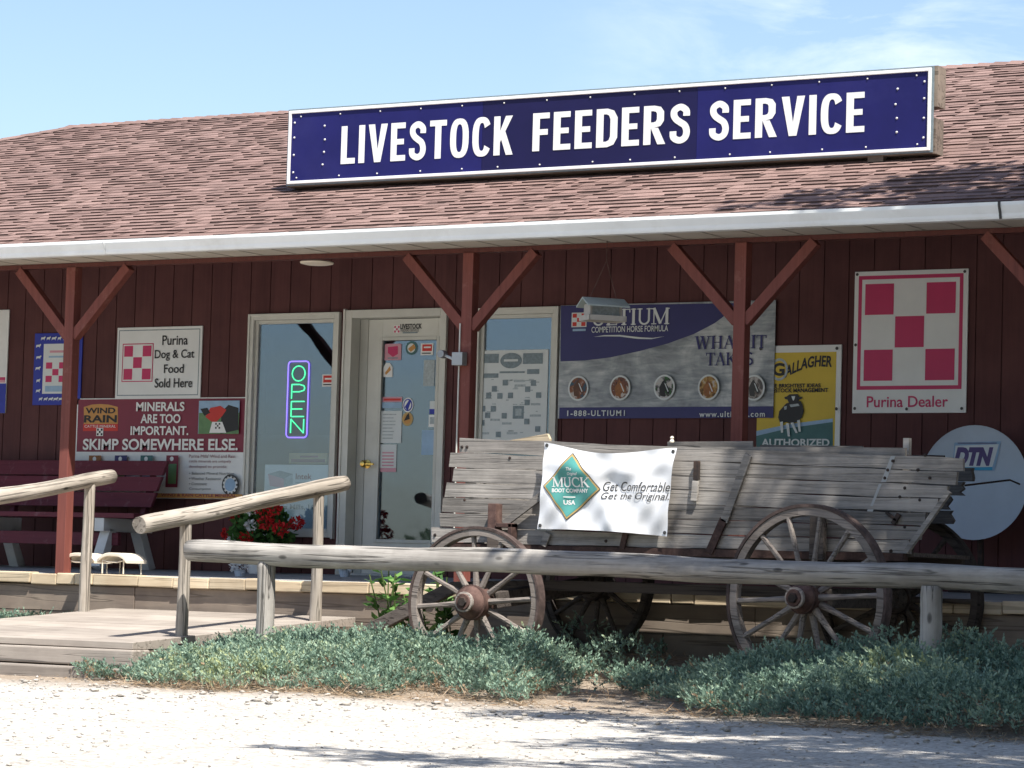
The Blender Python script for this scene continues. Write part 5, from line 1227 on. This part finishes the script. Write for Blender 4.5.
# loose stones
def stones(name, n, box, size, seed, label):
    g_ = np.random.default_rng(seed); x = box[0]+(box[1]-box[0])*g_.random(n); y = box[2]+(box[3]-box[2])*g_.random(n); r = size[0]+(size[1]-size[0])*g_.random(n)**3
    z = np.array([G(a, b) for a, b in zip(x, y)])+r*.25
    o8 = np.array([(1, 0, 0), (0, 1, 0), (-1, 0, 0), (0, -1, 0), (0, 0, .7), (0, 0, -.6), (.65, .65, .35), (-.65, .65, .35), (-.65, -.65, .35), (.65, -.65, .35)])
    fs = np.array([(4, 9, 0), (4, 0, 6), (4, 6, 1), (4, 1, 7), (4, 7, 2), (4, 2, 8), (4, 8, 3), (4, 3, 9), (9, 3, 5), (9, 5, 0), (6, 0, 5), (6, 5, 1), (7, 1, 5), (7, 5, 2), (8, 2, 5), (8, 5, 3)])
    th = g_.random(n)*6.3; c, s_ = np.cos(th)[:, None], np.sin(th)[:, None]; sc3 = r[:, None, None]*(.7+.6*g_.random((n, 1, 3)))*np.array([1, 1, .75]); V = o8[None]*sc3+g_.normal(size=(n, 10, 3))*r[:, None, None]*.1
    X = V[:, :, 0]*c-V[:, :, 1]*s_; Y = V[:, :, 0]*s_+V[:, :, 1]*c; V = np.stack([X+x[:, None], Y+y[:, None], V[:, :, 2]+z[:, None]], 2).reshape(-1, 3)
    Fc = (fs[None]+(np.arange(n)*10)[:, None, None]).reshape(-1, 3); tone = np.repeat(np.where(g_.random(n) < .06, .4, .65+.45*g_.random(n)), len(fs))
    return tag(quick_mesh(name, V, Fc, tone, M['stone'], None, 3), label, 'stones', None, 'stuff')
stones('gravel_stones', 3400, (-14.5, -3, -12.5, -4.7), (.004, .013), 8, 'loose pale limestone gravel scattered over the ground')
stones('gravel_stones', 700, (-13, -4, -6.6, -4.2), (.008, .03), 9, 'larger pale stones along the front edge of the planting bed')

# ------------------------------------------------------------------ shade trees right of the photograph, whose shadows fall into it, then unseen trees added to block sky light
def tree(name, base, h, blobs, label, seed, leaf=.13, dens=260):
    t = empty(name, base, label, 'tree', 'shade trees right of the store'); g_ = np.random.default_rng(seed); bx, by, bz = base
    m = MB(); top = Vector((bx, by, bz+h)); m.tube([(bx, by, bz-.1), (bx+.03, by, bz+h*.3), (bx-.05, by+.03, bz+h*.7), top], [.24, .19, .14, .06], M['bark'], 1, 12); m.build('trunk', t, smooth=True)
    m = MB()
    for c, r in blobs:
        s0 = Vector((bx, by, bz+h*random.uniform(.45, .8))); c_ = Vector(c); m.tube([s0, s0.lerp(c_, .5)+Vector((0, 0, .25)), c_], [.08, .05, .02], M['bark'], 1, 7)
    m.build('limbs', t, smooth=True); VV = []; FF_ = []; off = 0
    for c, r in blobs:
        n = int(dens*r[0]*r[1]*4)
        V, Fc = blob_cards(c, r, n, leaf, -.2, .15, int(g_.integers(1e6))); VV.append(V); FF_.append(Fc+off); off += len(V)
    V = np.concatenate(VV)-np.array(base); Fc = np.concatenate(FF_); quick_mesh('crown', V, Fc, g_.random(len(Fc)), M['treeleaf'], t)
def canopy(specs, zc, seed):
    """blobs placed so that their shadows reach the stated spots: (shadow x, shadow y at z=0, radius)"""
    out = []; r_ = random.Random(seed)
    for sx_, sy_, R0 in specs:
        z = zc+r_.uniform(-.5, .9); out.append(((sx_+KX*z, sy_-KY*z, z), (R0, R0, R0*.55)))
    return out
r_ = random.Random(4); spA = []
for (cx, cy, rx, ry, n) in ((-6.2, -2.5, 3.2, 2.1, 46), (-2.5, -3.5, 2.5, 3, 22), (-1.5, -1.5, 2.5, 2, 12)):
    for k in range(n):
        a = r_.uniform(0, 6.3); q = math.sqrt(r_.random()); spA.append((cx+rx*q*math.cos(a), cy+ry*q*math.sin(a), r_.uniform(.38, .75)))
for k in range(34):
    a = r_.uniform(0, 6.3); q = math.sqrt(r_.random()); spA.append((-5.9+2.5*q*math.cos(a), -5.2+1.7*q*math.sin(a), r_.uniform(.4, .75)))
spA += [(-10.2, -1.05, .2), (-9.6, -.85, .33), (-9.7, -1.6, .25), (-9.2, -.6, .45), (-8.6, -.3, .5), (-9.0, -2.6, .35), (-9.2, -3.3, .22), (-10.6, -1.3, .12), (-9.6, -2.6, .14), (-8.6, -3.9, .25), (-8.5, -1.4, .6), (-7.8, -.5, .6), (-10.35, -1.25, .15), (-10.0, -1.1, .28), (-9.4, -.55, .4), (-9.3, -4.2, .28), (-8.8, -4.35, .35), (-9.75, -4.25, .16), (-8.1, -4.6, .5), (-7.4, -4.8, .6), (-9.2, -4.8, .16), (-6.8, -4.5, .6), (-6.0, -4.9, .7), (-5.2, -5, .7), (-4.5, -5, .8)]
tree('shade_tree', (-.6, -5.6, -.7), 8.0, canopy(spA, 7.0, 1), 'large leafy tree standing right of the store beyond the photo edge', 3)
spB = []
for (cx, cy, rx, ry, n) in ((-3.7, -10.1, 3.3, 1.0, 34), (-4.1, -7.3, 2.9, 2.2, 48), (-1, -8.5, 2.5, 3, 20)):
    for k in range(n):
        a = r_.uniform(0, 6.3); q = math.sqrt(r_.random()); spB.append((cx+rx*q*math.cos(a), cy+ry*q*math.sin(a), r_.uniform(.4, .8)))
spB += [(-7.2, -9.8, .22), (-5.6, -6.2, .5), (-6.3, -6.0, .35), (-4.8, -5.9, .6)]
tree('shade_tree', (2.2, -10.8, -.75), 8.0, canopy(spB, 7.2, 2), 'second leafy tree nearer the road, right of the gravel yard', 5)
spC = []
for (cx, cy, cz, rx, ry, rz_2, n) in ((3.2, -6.5, 5.6, 3.0, 3.4, 2.6, 34), (2.4, -9.8, 8.4, 2.6, 3.8, 1.4, 28)):
    for k in range(n):
        d_ = Vector((r_.gauss(0, 1), r_.gauss(0, 1), r_.gauss(0, 1))).normalized()*r_.random()**.4; R0 = r_.uniform(.9, 1.4)
        spC.append(((cx+rx*d_.x, cy+ry*d_.y, cz+rz_2*d_.z), (R0, R0, R0*.7)))
tree('shade_tree', (3.6, -7.2, -.76), 8.0, spC, 'unseen tall dense tree behind the other two, added to block sky light', 8, .24, 110)  # unseen third tree, added to cut the sky light on the right

def yard_tree(x, y, h, w_, label, seed, dens=34):
    q = random.Random(seed); bl_ = []
    for k in range(22):
        a = q.uniform(0, 6.3); u = q.random()**.5; zz = q.uniform(.28, 1.0); rr_ = w_*(1-.55*abs(zz-.55)); R0 = q.uniform(.32, .5)*w_*.75
        bl_.append(((x+rr_*u*math.cos(a), y+rr_*u*math.sin(a), -.76+h*zz*.9), (R0, R0, R0*.8)))
    tree('yard_tree', (x, y, -.76), h*.85, bl_, label, seed, .42, dens)
    bpy.data.objects[[o.name for o in bpy.data.objects if o.name.startswith('yard_tree')][-1]]['group'] = 'tall trees round the yard'
for i, (x, y, h, w_) in enumerate(((7.5, -1.5, 9, 3.4), (9, -9, 11, 4.0), (8.5, -17, 11, 4.2), (7, -25, 12, 4.4), (13, -33, 13, 5), (4, -33, 12, 4.6), (-3, -37, 12, 4.6))):  # added trees right of and behind the camera, to block sky light
    yard_tree(x, y, h, w_, ('first', 'second', 'third', 'fourth', 'fifth', 'sixth', 'seventh')[i]+' unseen tall tree added to block sky light, numbered from right end of store', 60+i)
for i, (x, y, h, w_) in enumerate(((-54, -66, 2.0, 2.6), (-61, -63, 2.3, 3.0))):
    yard_tree(x, y, h, w_, ('low bushy tree across the road behind the camera, the nearer of two', 'low bushy tree across the road behind the camera, the farther of two')[i], 80+i, 24)
